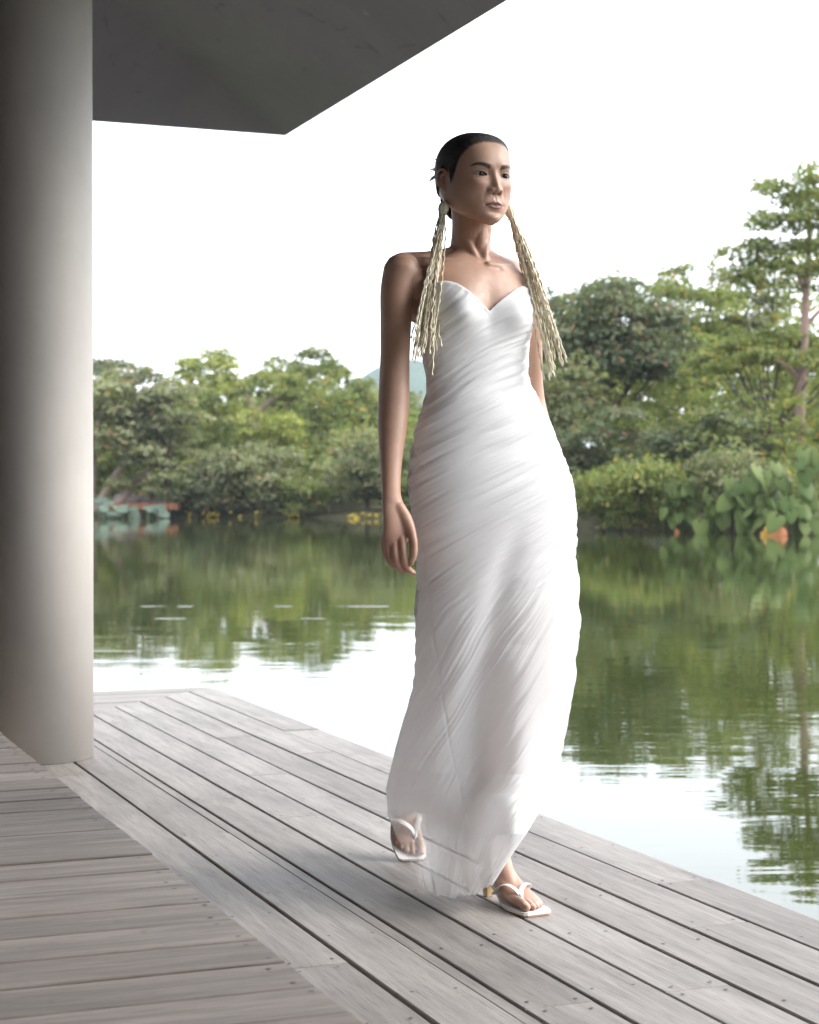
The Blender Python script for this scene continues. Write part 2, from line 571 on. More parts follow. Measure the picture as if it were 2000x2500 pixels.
def spline(xs, ys, x):
    """monotone-ish cubic (Catmull-Rom) through the table"""
    xs = np.asarray(xs, float); ys = np.asarray(ys, float)
    if xs[0] > xs[-1]: xs = xs[::-1]; ys = ys[::-1]
    x = np.clip(np.asarray(x, float), xs[0], xs[-1])
    i = np.clip(np.searchsorted(xs, x) - 1, 0, len(xs) - 2)
    h = xs[i + 1] - xs[i]; t = (x - xs[i]) / h
    m = np.gradient(ys, xs)
    t2 = t * t; t3 = t2 * t
    return (2 * t3 - 3 * t2 + 1) * ys[i] + (t3 - 2 * t2 + t) * h * m[i] + (-2 * t3 + 3 * t2) * ys[i + 1] + (t3 - t2) * h * m[i + 1]


class Soup:
    """closed shells that a voxel remesh later fuses into one skin"""
    def __init__(self): self.v = []; self.f = []; self.n = 0

    def add(self, v, f):
        self.v.append(np.asarray(v, float)); self.f += [tuple(i + self.n for i in q) for q in f]; self.n += len(v)

    def rings(self, R):
        """R: (rows, seg, 3) closed by end caps"""
        R = np.asarray(R, float); n, m, _ = R.shape
        v = R.reshape(-1, 3); f = []
        for i in range(n - 1):
            for k in range(m):
                q = (k + 1) % m
                f.append((i * m + k, i * m + q, (i + 1) * m + q, (i + 1) * m + k))
        v = np.vstack([v, R[0].mean(0), R[-1].mean(0)])
        a, b = n * m, n * m + 1
        for k in range(m):
            q = (k + 1) % m
            f.append((a, q, k)); f.append((b, (n - 1) * m + k, (n - 1) * m + q))
        self.add(v, f)

    def tube(self, pts, rad, seg=20, sub=6, flat=None, flatdir=None, round_ends=True):
        """smooth tapered tube through points; flat = ratio of the second axis, flatdir = that axis"""
        pts = np.asarray(pts, float); rad = np.asarray(rad, float)
        n = len(pts)
        d = np.r_[0, np.cumsum(np.linalg.norm(np.diff(pts, axis=0), axis=1))]
        t = np.linspace(0, d[-1], (n - 1) * sub + 1)
        if n > 2:
            C = np.stack([spline(d, pts[:, k], t) for k in range(3)], 1); r = spline(d, rad, t)
        else:
            C = np.stack([np.interp(t, d, pts[:, k]) for k in range(3)], 1); r = np.interp(t, d, rad)
        fl = np.ones_like(r) if flat is None else np.interp(t, d, np.broadcast_to(flat, (n,)))
        if round_ends:
            T0 = C[0] - C[1]; T0 /= np.linalg.norm(T0); T1 = C[-1] - C[-2]; T1 /= np.linalg.norm(T1)
            ang = np.radians([80, 55, 28])
            C = np.vstack([[C[0] + T0 * r[0] * math.sin(a) for a in ang], C, [C[-1] + T1 * r[-1] * math.sin(a) for a in ang[::-1]]])
            r = np.r_[[r[0] * math.cos(a) for a in ang], r, [r[-1] * math.cos(a) for a in ang[::-1]]]
            fl = np.r_[[fl[0]] * 3, fl, [fl[-1]] * 3]
        T = np.gradient(C, axis=0); T /= np.linalg.norm(T, axis=1)[:, None]
        ref = np.asarray(flatdir if flatdir is not None else (0.3, -1, 0.2), float)
        A = ref - T * (T @ ref)[:, None]; A /= np.linalg.norm(A, axis=1)[:, None]
        B = np.cross(T, A)
        th = np.linspace(0, 2 * math.pi, seg, endpoint=False)
        R = C[:, None] + r[:, None, None] * (A[:, None] * (np.cos(th)[None, :, None] * fl[:, None, None]) + B[:, None] * np.sin(th)[None, :, None])
        self.rings(R)

    def ball(self, c, r, axes=None, seg=20):
        r = np.broadcast_to(np.asarray(r, float), (3,)); ax = np.eye(3) if axes is None else np.asarray(axes, float)
        ph = np.radians(np.linspace(-84, 84, 13)); th = np.linspace(0, 2 * math.pi, seg, endpoint=False)
        R = np.stack([np.cos(ph)[:, None] * np.cos(th), np.cos(ph)[:, None] * np.sin(th), np.sin(ph)[:, None] * np.ones_like(th)], -1)
        self.rings(np.asarray(c, float) + (R * r) @ ax)


# ------------------------------------------------------------------ head (head frame in mm: +x her left, -y forward, +z up)
YAW_H = math.radians(31.0)
HEAD_O = np.array([0.1495, 4.197, 1.650])
_hl = np.array([math.cos(YAW_H), math.sin(YAW_H), 0])       # her left
_hf = np.array([math.sin(YAW_H), -math.cos(YAW_H), 0])      # forward
HEAD_ROLL, HEAD_PITCH = 0.0, math.radians(2.0)
_hu = np.array([0, 0, 1.0])
_hf, _hu = _hf * math.cos(HEAD_PITCH) + _hu * math.sin(HEAD_PITCH), _hu * math.cos(HEAD_PITCH) - _hf * math.sin(HEAD_PITCH)
HS = 0.00099


def head_w(p):
    p = np.asarray(p, float)
    return HEAD_O + HS * (p[..., 0:1] * _hl - p[..., 1:2] * _hf + p[..., 2:3] * _hu)


def head_l(w):
    d = (np.asarray(w, float) - HEAD_O) / HS
    return np.stack([d @ _hl, -(d @ _hf), d @ _hu], -1)


HZ = [108, 104, 96, 84, 66, 46, 26, 10, -5, -20, -35, -50, -62, -75, -88, -100, -109, -114]
HF = [12, 34, 56, 72, 85, 91.5, 94, 91, 89, 88.5, 88, 88, 87.5, 85, 84.5, 83, 77, 66]
HW = [14, 33, 50, 62, 71, 74.5, 75.5, 75.5, 76.5, 77.5, 77, 75, 71.5, 65.5, 57, 46, 34, 21]
HB = [14, 36, 58, 76, 91, 99, 101, 99, 94, 86, 74, 60, 50, 42, 34, 24, 10, -4]
HLIFT = [0, 0, 0, 0, 0, 0, 0, 0, 0, 0, 2, 8, 15, 24, 34, 45, 54, 58]

EYE_X, EYE_Z, EYE_HW = 33.5, -1.0, 14.8


def eye_edges(x):
    """lid heights for local eye coordinate t = -1 (inner) .. 1 (outer)"""
    t = np.clip(x, -1, 1)
    up = 6.2 * (1 - np.abs(t + 0.10) ** 2.3 / 1.25) + 1.1 * t
    lo = -3.6 * (1 - np.abs(t - 0.15) ** 2.2 / 1.38) + 1.1 * t
    return np.maximum(up, lo), lo


def face_disp(x, z):
    """how far the face stands out (mm, forward) at (x, z)"""
    ax = np.abs(x)
    d = np.zeros_like(x)
    # nose: bridge, tip, wings
    prot = spline([22, 12, 4, -6, -16, -26, -33, -38, -42, -46, -52], [0.0, 1.5, 3.5, 7.0, 11.0, 15.2, 17.4, 16.4, 11.5, 3.0, 0], np.clip(z, -52, 22))
    wid = spline([22, 8, -6, -18, -30, -36, -42, -52], [12, 8.0, 8.0, 9.0, 10.5, 11.5, 11.5, 10], np.clip(z, -52, 22))
    d += prot * np.exp(-(ax / wid) ** 2.2)
    d += 9.0 * np.exp(-((ax - 14.2) / 6.0) ** 2 - ((z + 38.0) / 6.6) ** 2)
    d -= 4.5 * np.exp(-((ax - 7.4) / 3.8) ** 2 - ((z + 44.8) / 2.8) ** 2)
    d -= 2.0 * np.exp(-((ax - 22.5) / 3.5) ** 2 - ((z + 38) / 7) ** 2)
    # brow and sockets
    d += 2.2 * np.exp(-((ax - 27) / 22) ** 2 - ((z - 21) / 8) ** 2)
    d -= 5.2 * np.exp(-((ax - 26) / 15) ** 2 - ((z - 3.0) / 10) ** 2)
    d -= 3.0 * np.exp(-((ax - 15) / 6) ** 2 - ((z - 4) / 9) ** 2)
    d += 2.6 * np.exp(-((ax - 31) / 13) ** 2 - ((z - 0) / 8) ** 2)      # ball under the lids
    # cheekbone, hollow, naso-labial
    d += 5.2 * np.exp(-((ax - 48) / 17) ** 2 - ((z + 20) / 13) ** 2)
    d += 2.0 * np.exp(-((ax - 26) / 14) ** 2 - ((z + 26) / 12) ** 2)
    d -= 2.6 * np.exp(-((ax - 46) / 15) ** 2 - ((z + 55) / 14) ** 2)
    d -= 1.2 * np.exp(-((ax - 27 - (-45 - z) * 0.12) / 4) ** 2 - ((z + 50) / 10) ** 2)
    # muzzle, lips
    d += 3.0 * np.exp(-(ax / 25) ** 2 - ((z + 69) / 16) ** 2)
    up_l = -65.0 + 1.2 * np.exp(-((ax - 5.5) / 4) ** 2) - 0.011 * ax ** 2
    d += 3.2 * np.exp(-((z - up_l) / 3.6) ** 2) * np.exp(-(ax / 19.5) ** 4)
    lo_l = -76.3 + 0.010 * ax ** 2
    d += 3.8 * np.exp(-((z - lo_l) / 4.0) ** 2) * np.exp(-(ax / 17.0) ** 4)
    ml = -70.6 + 0.7 * np.exp(-((ax - 6) / 4.5) ** 2) - 0.9 * np.exp(-(ax / 3.5) ** 2) + 0.0012 * ax ** 2
    d -= 3.6 * np.exp(-((z - ml) / 1.5) ** 2) * np.exp(-(ax / 23.5) ** 6)
    d -= 1.6 * np.exp(-((ax - 25) / 3.0) ** 2 - ((z + 69.8) / 3.2) ** 2)
    d -= 0.9 * np.exp(-(ax / 2.4) ** 2 - ((z + 55.5) / 6) ** 2)
    d += 0.5 * np.exp(-((ax - 4.8) / 2.2) ** 2 - ((z + 56) / 6) ** 2)
    d -= 3.2 * np.exp(-(ax / 16) ** 2 - ((z + 87) / 5.5) ** 2)
    d += 4.6 * np.exp(-(ax / 17) ** 2 - ((z + 101) / 10) ** 2)
    # temples
    d -= 1.5 * np.exp(-((ax - 58) / 10) ** 2 - ((z - 24) / 16) ** 2)
    # eyelids: the crease and the opening the eyeball shows through
    t = (ax - EYE_X) / EYE_HW
    up, lo = eye_edges(t)
    zz = z - EYE_Z
    inside = (np.abs(t) < 1.0)
    win = smoothstep(1.25, 0.85, np.abs(t))
    d += 1.0 * win * np.exp(-((zz - up - 1.5) / 1.6) ** 2)
    d -= 1.3 * win * np.exp(-((zz - up - 4.6) / 1.1) ** 2)
    d += 0.7 * win * np.exp(-((zz - lo + 1.6) / 1.6) ** 2)
    d -= 0.8 * win * np.exp(-((zz - lo + 5.5) / 2.0) ** 2)
    hole = inside * smoothstep(0.0, 0.9, up - zz) * smoothstep(0.0, 0.9, zz - lo) * smoothstep(1.0, 0.93, np.abs(t))
    d -= 9.0 * hole
    return d


def head_surface(nz=190, nt=300, grow=0.0, feats=True):
    zc = np.r_[np.linspace(108, 60, 26)[:-1], np.linspace(60, -100, nz - 40), np.linspace(-100, -114, 16)[1:]]
    # denser in front
    u = np.linspace(-1, 1, nt, endpoint=False)
    th = math.pi * (0.55 * u + 0.45 * u ** 3)
    Z, T = np.meshgrid(zc, th, indexing='ij')
    F = spline(HZ, HF, Z); W = spline(HZ, HW, Z); B = spline(HZ, HB, Z); L = spline(HZ, HLIFT, Z)
    c, s = np.cos(T), np.sin(T)
    # faces are flatter in front than an ellipse
    ex = 0.77
    x = W * np.sign(s) * np.abs(s) ** ex
    y = np.where(c >= 0, -F * np.abs(c) ** 0.84, B * np.abs(c) ** 0.92)
    z = Z + L * (1 - c) / 2
    if feats:
        fw = smoothstep(0.12, 0.55, c)
        y = y - face_disp(x, z) * fw
    if grow:
        x = x * (1 + grow / 74); y = y * (1 + grow / 95); z = z + grow * np.clip(z / 100, 0, 1)
    return np.stack([x, y, z], -1)


body = Soup()
HR = head_surface()
body.rings(head_w(HR))


def ear(side):
    """shell of an ear, side -1 = her right"""
    def E(pts): return head_w(np.array([[side * p[0], p[1], p[2]] for p in pts], float))
    helix = [(71, -4, -6), (74, -5, 8), (79, 0, 19), (85, 9, 23), (89, 18, 18), (90, 22, 5), (87, 19, -9), (81, 11, -20), (76, 4, -29)]
    body.tube(E(helix), np.array([2.6, 3.0, 3.2, 3.3, 3.3, 3.1, 3.0, 3.4, 3.2]) * HS, 12, 5)
    body.tube(E([(74, -1, 12), (81, 9, 12), (84, 14, 2), (80, 10, -10), (75, 3, -18)]), np.array([2.4, 2.6, 2.8, 2.6, 2.4]) * HS, 10, 4)
    # concha plate
    body.tube(E([(70, 3, 14), (72, 8, 2), (71, 6, -14)]), np.array([10, 12, 8.5]) * HS, 14, 4, flat=0.28, flatdir=_hl * side * 0.8 + _hf * 0.6)
    body.tube(E([(74, 9, 14), (78, 15, 3), (75, 10, -12)]), np.array([9, 9, 7]) * HS, 14, 4, flat=0.25, flatdir=_hl * side * 0.8 + _hf * 0.6)
    body.tube(E([(72, -5, -5), (73.5, -5, -11)]), np.array([3.2, 3.0]) * HS, 10, 3)       # tragus
    body.ball(E([(76, 3, -28)])[0], np.array([4.2, 6.0, 7.0]) * HS, np.array([_hl, _hf, _hu]))


ear(-1); ear(1)

# ------------------------------------------------------------------ torso from the outline in the photograph
# columns: y, left x, right x, depth of centre, half depth-difference of the sides (turn), front bulge, back bulge
TORSO = np.array([
    [590, 1108, 1196, 4.235, 0.004, 0.045, 0.050],
    [612, 1100, 1206, 4.235, 0.010, 0.048, 0.062],
    [626, 1080, 1230, 4.232, 0.030, 0.055, 0.075],
    [642, 1045, 1272, 4.225, 0.055, 0.070, 0.088],
    [668, 1026, 1292, 4.218, 0.065, 0.092, 0.098],
    [700, 1026, 1297, 4.212, 0.065, 0.106, 0.100],
    [736, 1028, 1300, 4.208, 0.062, 0.112, 0.098],
    [783, 1030, 1296, 4.205, 0.058, 0.112, 0.094],
    [824, 1030, 1290, 4.205, 0.053, 0.106, 0.090],
    [868, 1035, 1285, 4.207, 0.050, 0.100, 0.086],
    [918, 1044, 1288, 4.210, 0.048, 0.098, 0.086],
    [952, 1046, 1298, 4.213, 0.050, 0.100, 0.090],
    [985, 1038, 1318, 4.216, 0.052, 0.105, 0.098],
    [1043, 1020, 1344, 4.220, 0.058, 0.112, 0.115],
    [1090, 1009, 1362, 4.225, 0.062, 0.118, 0.128],
    [1150, 1002, 1386, 4.230, 0.066, 0.122, 0.136],
    [1209, 1004, 1401, 4.235, 0.068, 0.126, 0.138],
    [1260, 1010, 1404, 4.240, 0.070, 0.130, 0.138],
    [1348, 1017, 1404, 4.245, 0.072, 0.135, 0.140],
    [1430, 1021, 1408, 4.250, 0.072, 0.140, 0.145],
    [1500, 1021, 1407, 4.255, 0.070, 0.145, 0.155],
    [1623, 1022, 1400, 4.265, 0.060, 0.150, 0.175],
    [1704, 1008, 1389, 4.275, 0.050, 0.155, 0.190],
    [1785, 985, 1378, 4.285, 0.040, 0.160, 0.205],
    [1854, 969, 1367, 4.290, 0.030, 0.162, 0.215],
    [1924, 953, 1338, 4.290, 0.020, 0.162, 0.215],
    [1993, 957, 1300, 4.285, 0.010, 0.158, 0.210],
    [2040, 975, 1268, 4.280, 0.005, 0.150, 0.200],
])


def torso_row(y):
    return [spline(TORSO[:, 0], TORSO[:, k], y) for k in range(1, 7)]


def bust(px, py):
    """bust relief in metres, towards the front"""
    b = 0.030 * np.exp(-((px - 1112) / 52.0) ** 2 - ((py - 778) / np.where(py < 778, 62.0, 44.0)) ** 2)
    b += 0.030 * np.exp(-((px - 1262) / 44.0) ** 2 - ((py - 782) / np.where(py < 782, 62.0, 44.0)) ** 2)
    b -= 0.004 * np.exp(-((px - 1190) / 16.0) ** 2 - ((py - 760) / 60.0) ** 2)
    return b


def torso_pts(y, alpha, grow=0.0):
    """y, alpha arrays (same shape). alpha 0 = left outline, pi/2 front, pi right outline, 3pi/2 back"""
    xl, xr, dc, tw, bf, bb = torso_row(y)
    ca, sa = np.cos(alpha), np.sin(alpha)
    xl = xl - grow / 0.00096; xr = xr + grow / 0.00096
    px = (xl + xr) / 2 - (xr - xl) / 2 * ca
    D = dc - tw * ca
    dep = np.where(sa > 0, bf, bb) + grow
    X = (px - 1000) / FPX * D
    sgn = np.sign(sa) * np.abs(sa) ** 0.9
    bu = bust(px, y) * smoothstep(0.0, 0.35, sa)
    Y = D - dep * sgn - bu * 0.9
    X = X + bu * 0.42
    Z = CAMH + (1200.0 - y) / FPX * D
    return np.stack([X, Y, Z], -1)


al = np.linspace(0, 2 * math.pi, 96, endpoint=False)
YY, AA = np.meshgrid(np.linspace(592, 1030, 90), al, indexing='ij')
body.rings(torso_pts(YY, AA, -0.005))
core = Soup()                       # hips and thighs, always under the gown
YY, AA = np.meshgrid(np.linspace(985, 1300, 50), al, indexing='ij')
core.rings(torso_pts(YY, AA, -0.0065))
limbs = Soup()                      # feet and shanks

# neck, throat cords, collar bones, shoulders
body.tube([P(1146, 640, 4.245), P(1149, 590, 4.235), P(1152, 545, 4.222), P(1153, 490, 4.215)], [0.053, 0.0455, 0.0455, 0.050], 28, 6, flat=[1.0, 1.05, 1.08, 1.1], flatdir=_hf)
body.tube([P(1112, 505, 4.225), P(1134, 570, 4.205), P(1168, 640, 4.168)], [0.012, 0.0115, 0.0065], 14, 6)
body.tube([P(1190, 530, 4.225), P(1187, 585, 4.205), P(1185, 640, 4.172)], [0.012, 0.011, 0.0065], 14, 6)
body.tube([P(1174, 560, 4.200), P(1174, 610, 4.195), P(1176, 640, 4.185)], [0.017, 0.014, 0.010], 14, 5)
body.tube([P(1164, 643, 4.158), P(1120, 641, 4.143), P(1062, 637, 4.143), P(1005, 638, 4.148)], [0.0085, 0.0085, 0.0090, 0.010], 14, 6)
body.tube([P(1192, 646, 4.160), P(1222, 650, 4.178), P(1252, 656, 4.222), P(1278, 664, 4.275)], [0.0085, 0.0080, 0.0085, 0.010], 14, 6)
body.tube([P(1218, 668, 4.190), P(1246, 676, 4.225), P(1276, 688, 4.28)], [0.024, 0.026, 0.030], 20, 5)
body.tube([P(1045, 760, 4.20), P(1012, 748, 4.165), P(990, 735, 4.14)], [0.040, 0.034, 0.030], 20, 5)
body.tube([P(1128, 622, 4.245), P(1055, 640, 4.200), P(985, 652, 4.145)], [0.024, 0.0270, 0.0345], 24, 6)
body.tube([P(1165, 640, 4.250), P(1225, 663, 4.275), P(1278, 688, 4.305)], [0.023, 0.0275, 0.0345], 24, 6)
body.tube([P(1085, 680, 4.16), P(1020, 690, 4.13), P(985, 685, 4.125)], [0.040, 0.040, 0.038], 22, 5)      # pectoral to arm
body.tube([P(1235, 690, 4.22), P(1265, 702, 4.25), P(1284, 702, 4.285)], [0.040, 0.038, 0.034], 22, 5)
body.tube([P(1060, 740, 4.24), P(1015, 720, 4.20), P(985, 700, 4.16)], [0.045, 0.042, 0.036], 22, 5)       # shoulder blade side
body.tube([P(1240, 740, 4.30), P(1272, 720, 4.32), P(1286, 705, 4.31)], [0.045, 0.040, 0.034], 22, 5)

body.tube([P(1085, 662, 4.165), P(1045, 662, 4.155), P(1000, 664, 4.140)], [0.030, 0.031, 0.033], 20, 5)
# her right arm, hanging beside the dress
arm_r = [(982, 664, 4.125, 47), (970, 705, 4.115, 41), (967, 780, 4.118, 38.5), (965, 860, 4.126, 36.5), (963, 930, 4.128, 37.5), (962, 975, 4.118, 38.5), (958, 1045, 4.095, 35.5), (955, 1117, 4.072, 29), (955, 1180, 4.052, 24.5), (956, 1218, 4.042, 25)]
body.tube([P(a, b, d) for a, b, d, r in arm_r], [r * 0.00094 for a, b, d, r in arm_r], 28, 6, flat=[1, 1, 1, 1, 1, 1, 0.95, 0.85, 0.75, 0.66], flatdir=(0.45, -0.9, 0))
# her left arm, swung back behind the hip
arm_l = [(1281, 690, 4.300, 39), (1284, 740, 4.315, 37), (1289, 800, 4.345, 34.5), (1292, 870, 4.395, 33), (1293, 925, 4.430, 33), (1298, 975, 4.445, 33), (1317, 1040, 4.440, 30), (1332, 1105, 4.435, 26), (1342, 1160, 4.43, 22), (1346, 1190, 4.425, 22)]
body.tube([P(a, b, d) for a, b, d, r in arm_l], [r * 0.00099 for a, b, d, r in arm_l], 28, 6, flat=[1, 1, 1, 1, 1, 1, 0.95, 0.85, 0.75, 0.66], flatdir=(0.9, 0.3, 0))


def hand(wrist_rows, fingers, thumb, k=0.00094, fdir=(0.5, -0.85, 0)):
    body.tube([P(a, b, d) for a, b, d, r in wrist_rows], [r * k for a, b, d, r in wrist_rows], 26, 6, flat=[0.62] + [0.46] * (len(wrist_rows) - 1), flatdir=fdir)
    for fg in fingers + [thumb]:
        body.tube([P(a, b, d) for a, b, d, r in fg], [r * k for a, b, d, r in fg], 14, 5)


hand([(956, 1212, 4.043, 25.5), (961, 1240, 4.041, 30), (968, 1275, 4.040, 36), (967, 1308, 4.041, 36), (964, 1326, 4.043, 30)],
     [[(978, 1288, 4.044, 9), (981, 1322, 4.0335, 10.4), (984, 1347, 4.030, 9.6), (986, 1369, 4.033, 9.6), (996, 1388, 4.045, 8.2), (1011, 1399, 4.058, 5.8)],
      [(963, 1292, 4.046, 9), (962, 1328, 4.0345, 10.4), (964, 1354, 4.031, 9.5), (968, 1374, 4.036, 9.4), (981, 1390, 4.052, 8.2), (996, 1395, 4.067, 6)],
      [(950, 1288, 4.048, 9), (946, 1320, 4.0385, 9.8), (947, 1345, 4.037, 9.0), (952, 1366, 4.043, 8.9), (965, 1382, 4.060, 7.8), (979, 1387, 4.075, 6)],
      [(943, 1284, 4.052, 8), (938, 1310, 4.0450, 8.8), (938, 1330, 4.046, 8.0), (941, 1349, 4.052, 7.8), (950, 1366, 4.068, 7.0), (962, 1373, 4.080, 5.6)]],
     [(972, 1238, 4.044, 17), (990, 1268, 4.041, 17), (1004, 1300, 4.036, 12.5), (1010, 1328, 4.031, 10), (1009, 1354, 4.031, 10.2), (1003, 1376, 4.035, 6.8)])
hand([(1346, 1186, 4.425, 22), (1349, 1215, 4.425, 27), (1352, 1250, 4.425, 32), (1352, 1280, 4.425, 30)],
     [[(1352 + (k - 1.5) * 13, 1275, 4.42 + 0.004 * k, 8.5), (1352 + (k - 1.5) * 14, 1310, 4.415, 8.5), (1350 + (k - 1.5) * 13, 1345, 4.42, 8), (1346 + (k - 1.5) * 12, 1372, 4.435, 6)] for k in range(4)],
     [(1345, 1215, 4.42, 12), (1330, 1250, 4.41, 11), (1322, 1285, 4.41, 9), (1322, 1312, 4.415, 7)], 0.00098, (0.2, -1, 0))


# ------------------------------------------------------------------ legs and feet (foot frame in mm: x forward, y to her left, z up; ball on the sole at x=165)
def foot_frame(toe, yaw, pitch):
    """toe = ground point under the toe tip; pitch lifts the heel about the toe"""
    f = np.array([math.sin(yaw), -math.cos(yaw), 0]); l = np.array([math.cos(yaw), math.sin(yaw), 0]); u = np.array([0, 0, 1.0])
    c, s = math.cos(pitch), math.sin(pitch)
    fx = f * c - u * s; uz = u * c + f * s

    def T(p):
        p = np.asarray(p, float)
        return np.asarray(toe, float) + 0.00099 * ((p[..., 0:1] - 238) * fx + p[..., 1:2] * l + p[..., 2:3] * uz)
    return T, l, fx, uz


def sole_z(x):
    """top of the footbed over its length (heel 55 mm up, flat under the ball)"""
    return 10 + 50 * smoothstep(150, 20, x)


def build_foot(T, l, side, knee):
    """side +1: her left foot (big toe on the -y side)"""
    s = side
    def t(pts, rad, **k): limbs.tube(T([(a, b * s, c) for a, b, c in pts]), np.array(rad) * 0.00099, **k)
    z = sole_z
    t([(22, 0, z(22) + 26), (60, 2, z(60) + 28), (105, 1, z(105) + 26), (150, 0, z(150) + 20), (182, 0, z(182) + 13)], [25, 27, 29, 36, 38], flat=[1.0, 0.98, 0.80, 0.52, 0.32], flatdir=T([(0, 0, 1)])[0] - T([(0, 0, 0)])[0], seg=26)
    t([(40, 0, 62), (52, 0, 100), (70, 0, 96), (105, -3, 66), (140, -6, 38)], [25, 27, 24, 19, 14], seg=22)          # instep
    # toes
    for (y0, y1, ln, r) in ((-25, -24, 236, 10.5), (-6, -5, 234, 7.6), (8, 9, 226, 7.2), (20, 22, 216, 6.8), (31, 33, 203, 6.4)):
        x0 = 172 - max(0, y0) * 0.5
        t([(x0, y0, z(x0) + r + 5), ((x0 + ln) / 2 + 4, (y0 + y1) / 2, 10 + r + 5.5), (ln - 14, y1, 10 + r + 0.5), (ln - 5, y1, 10 + r - 1)], [r * 1.08, r * 0.95, r * 1.02, r * 0.86], seg=14)
    # ankle bones, heel cord, shank
    limbs.ball(T([(50, -31 * s, 112)])[0], 0.0095); limbs.ball(T([(44, 30 * s, 105)])[0], 0.009)
    t([(14, 0, 80), (18, 0, 115), (24, 0, 150)], [12, 10, 12], seg=14)
    an = T([(52, 0, 95)])[0]
    kn = np.asarray(knee, float); dirv = kn - an; L = np.linalg.norm(dirv)
    core.tube([an + dirv * 0.5 - np.array([0, -0.02, 0]), an + dirv * 0.8 - np.array([0, -0.02, 0]), kn], [0.040, 0.047, 0.049], 20, 5)
    pts = [an, an + dirv * 0.12, an + dirv * 0.3, an + dirv * 0.6 - np.array([0, -0.02, 0])]
    limbs.tube(pts, [0.0335, 0.031, 0.034, 0.045], 26, 6)


toe_f = P(1313, 2240, 3.940); toe_f[2] = 0.0
toe_b = P(1004, 2104, 4.520); toe_b[2] = 0.0
FT, fl_, ffx, fuz = foot_frame(toe_f, math.radians(27), 0.0)
BT, bl_, bfx, buz = foot_frame(toe_b + np.array([0, 0, 0.004]), math.radians(14), math.radians(38))
knee_l = np.array([0.262, 4.215, 0.50]); knee_r = np.array([0.095, 4.30, 0.46])
hip_l = np.array([0.27, 4.27, 0.90]); hip_r = np.array([0.11, 4.22, 0.90])
build_foot(FT, fl_, 1, knee_l)
build_foot(BT, bl_, -1, knee_r)
core.tube([knee_l, knee_l * 0.5 + hip_l * 0.5, hip_l], [0.050, 0.060, 0.070], 26, 6)
core.tube([knee_r, knee_r * 0.5 + hip_r * 0.5, hip_r], [0.050, 0.060, 0.070], 26, 6)

# ------------------------------------------------------------------ fuse the shells into one skin
def fuse(soup, voxel):
    raw = mesh_obj('raw', np.vstack(soup.v), soup.f)
    rm = raw.modifiers.new('remesh', 'REMESH')
    rm.mode = 'VOXEL'; rm.voxel_size = voxel; rm.adaptivity = 0.0
    ev = raw.evaluated_get(bpy.context.evaluated_depsgraph_get())
    m_ = bpy.data.meshes.new_from_object(ev)
    src = raw.data
    bpy.data.objects.remove(raw, do_unlink=True); bpy.data.meshes.remove(src)
    c_ = np.empty(len(m_.vertices) * 3, np.float32); m_.vertices.foreach_get('co', c_)
    q_ = np.empty(len(m_.loops), np.int32); m_.loops.foreach_get('vertex_index', q_)
    bpy.data.meshes.remove(m_)
    return c_.reshape(-1, 3).astype(float), q_.reshape(-1, 4)


vs_, qs_, n0_ = [], [], 0
for sp_, vx_ in ((body, 0.0017), (limbs, 0.0019), (core, 0.008)):
    a_, b_ = fuse(sp_, vx_)
    vs_.append(a_); qs_.append(b_ + n0_); n0_ += len(a_)
co = np.vstack(vs_); nv = len(co)
tmp = mesh_obj('body', co, np.vstack(qs_))
me = tmp.data
bpy.data.objects.remove(tmp, do_unlink=True)
ed = np.empty(len(me.edges) * 2, np.int32); me.edges.foreach_get('vertices', ed); ed = ed.reshape(-1, 2)
deg = np.bincount(ed.ravel(), minlength=nv).astype(float)
hl = head_l(co)
is_face = smoothstep(-150, -120, hl[:, 2]) * (np.abs(hl[:, 0]) < 120) * (np.abs(hl[:, 1]) < 130)
is_hand = smoothstep(0.915, 0.895, co[:, 2]) * (co[:, 0] < 0.02) * (co[:, 2] > 0.6)
is_foot = (co[:, 2] < 0.16)
wsm = 0.62 * np.clip(1 - is_face * 1.0, 0, 1)
lev = np.where(is_foot, 5, np.where((is_hand > 0.2) & (co[:, 2] < 0.826), 6, np.where(is_hand > 0.2, 16, np.where(is_face > 0.5, 1, 22))))
for it in range(22):
    acc = np.stack([np.bincount(ed[:, 0], weights=co[ed[:, 1], k], minlength=nv) + np.bincount(ed[:, 1], weights=co[ed[:, 0], k], minlength=nv) for k in range(3)], 1) / deg[:, None]
    w_ = np.where(it < lev, np.where(is_face > 0.5, 0.45, 0.6), 0.0) * np.where(is_face > 0.5, 1, np.clip(1 - is_face, 0.15, 1))
    co = co + (acc - co) * w_[:, None]
me.vertices.foreach_set('co', co.astype(np.float32).ravel()); me.update()
hl = head_l(co)

# ---- skin tones of brows, lips, lash line, nails, a blush; nostril and mouth-line shade is painted in
skin = np.tile(np.array([0.44, 0.268, 0.194]), (nv, 1))
def blend(mask, colr):
    global skin
    m_ = np.clip(mask, 0, 1)[:, None]
    skin = skin * (1 - m_) + np.asarray(colr) * m_
x_, y_, z_ = hl[:, 0], hl[:, 1], hl[:, 2]
ax_ = np.abs(x_)
front = (y_ < -20) & (z_ > -125) & (z_ < 100) & (ax_ < 80)
blend(front * 0.30 * np.exp(-((ax_ - 50) / 20) ** 2 - ((z_ + 28) / 16) ** 2), (0.36, 0.14, 0.105))
nz_ = fbm2(co[:, 0] * 60 + co[:, 1] * 31, co[:, 2] * 60, 3, 3)
skin *= (1 + 0.07 * nz_)[:, None]
fr_ = fbm2(co[:, 0] * 420 + co[:, 1] * 260, co[:, 2] * 420, 23, 2)
skin *= (1 - 0.10 * smoothstep(0.45, 0.75, fr_))[:, None]
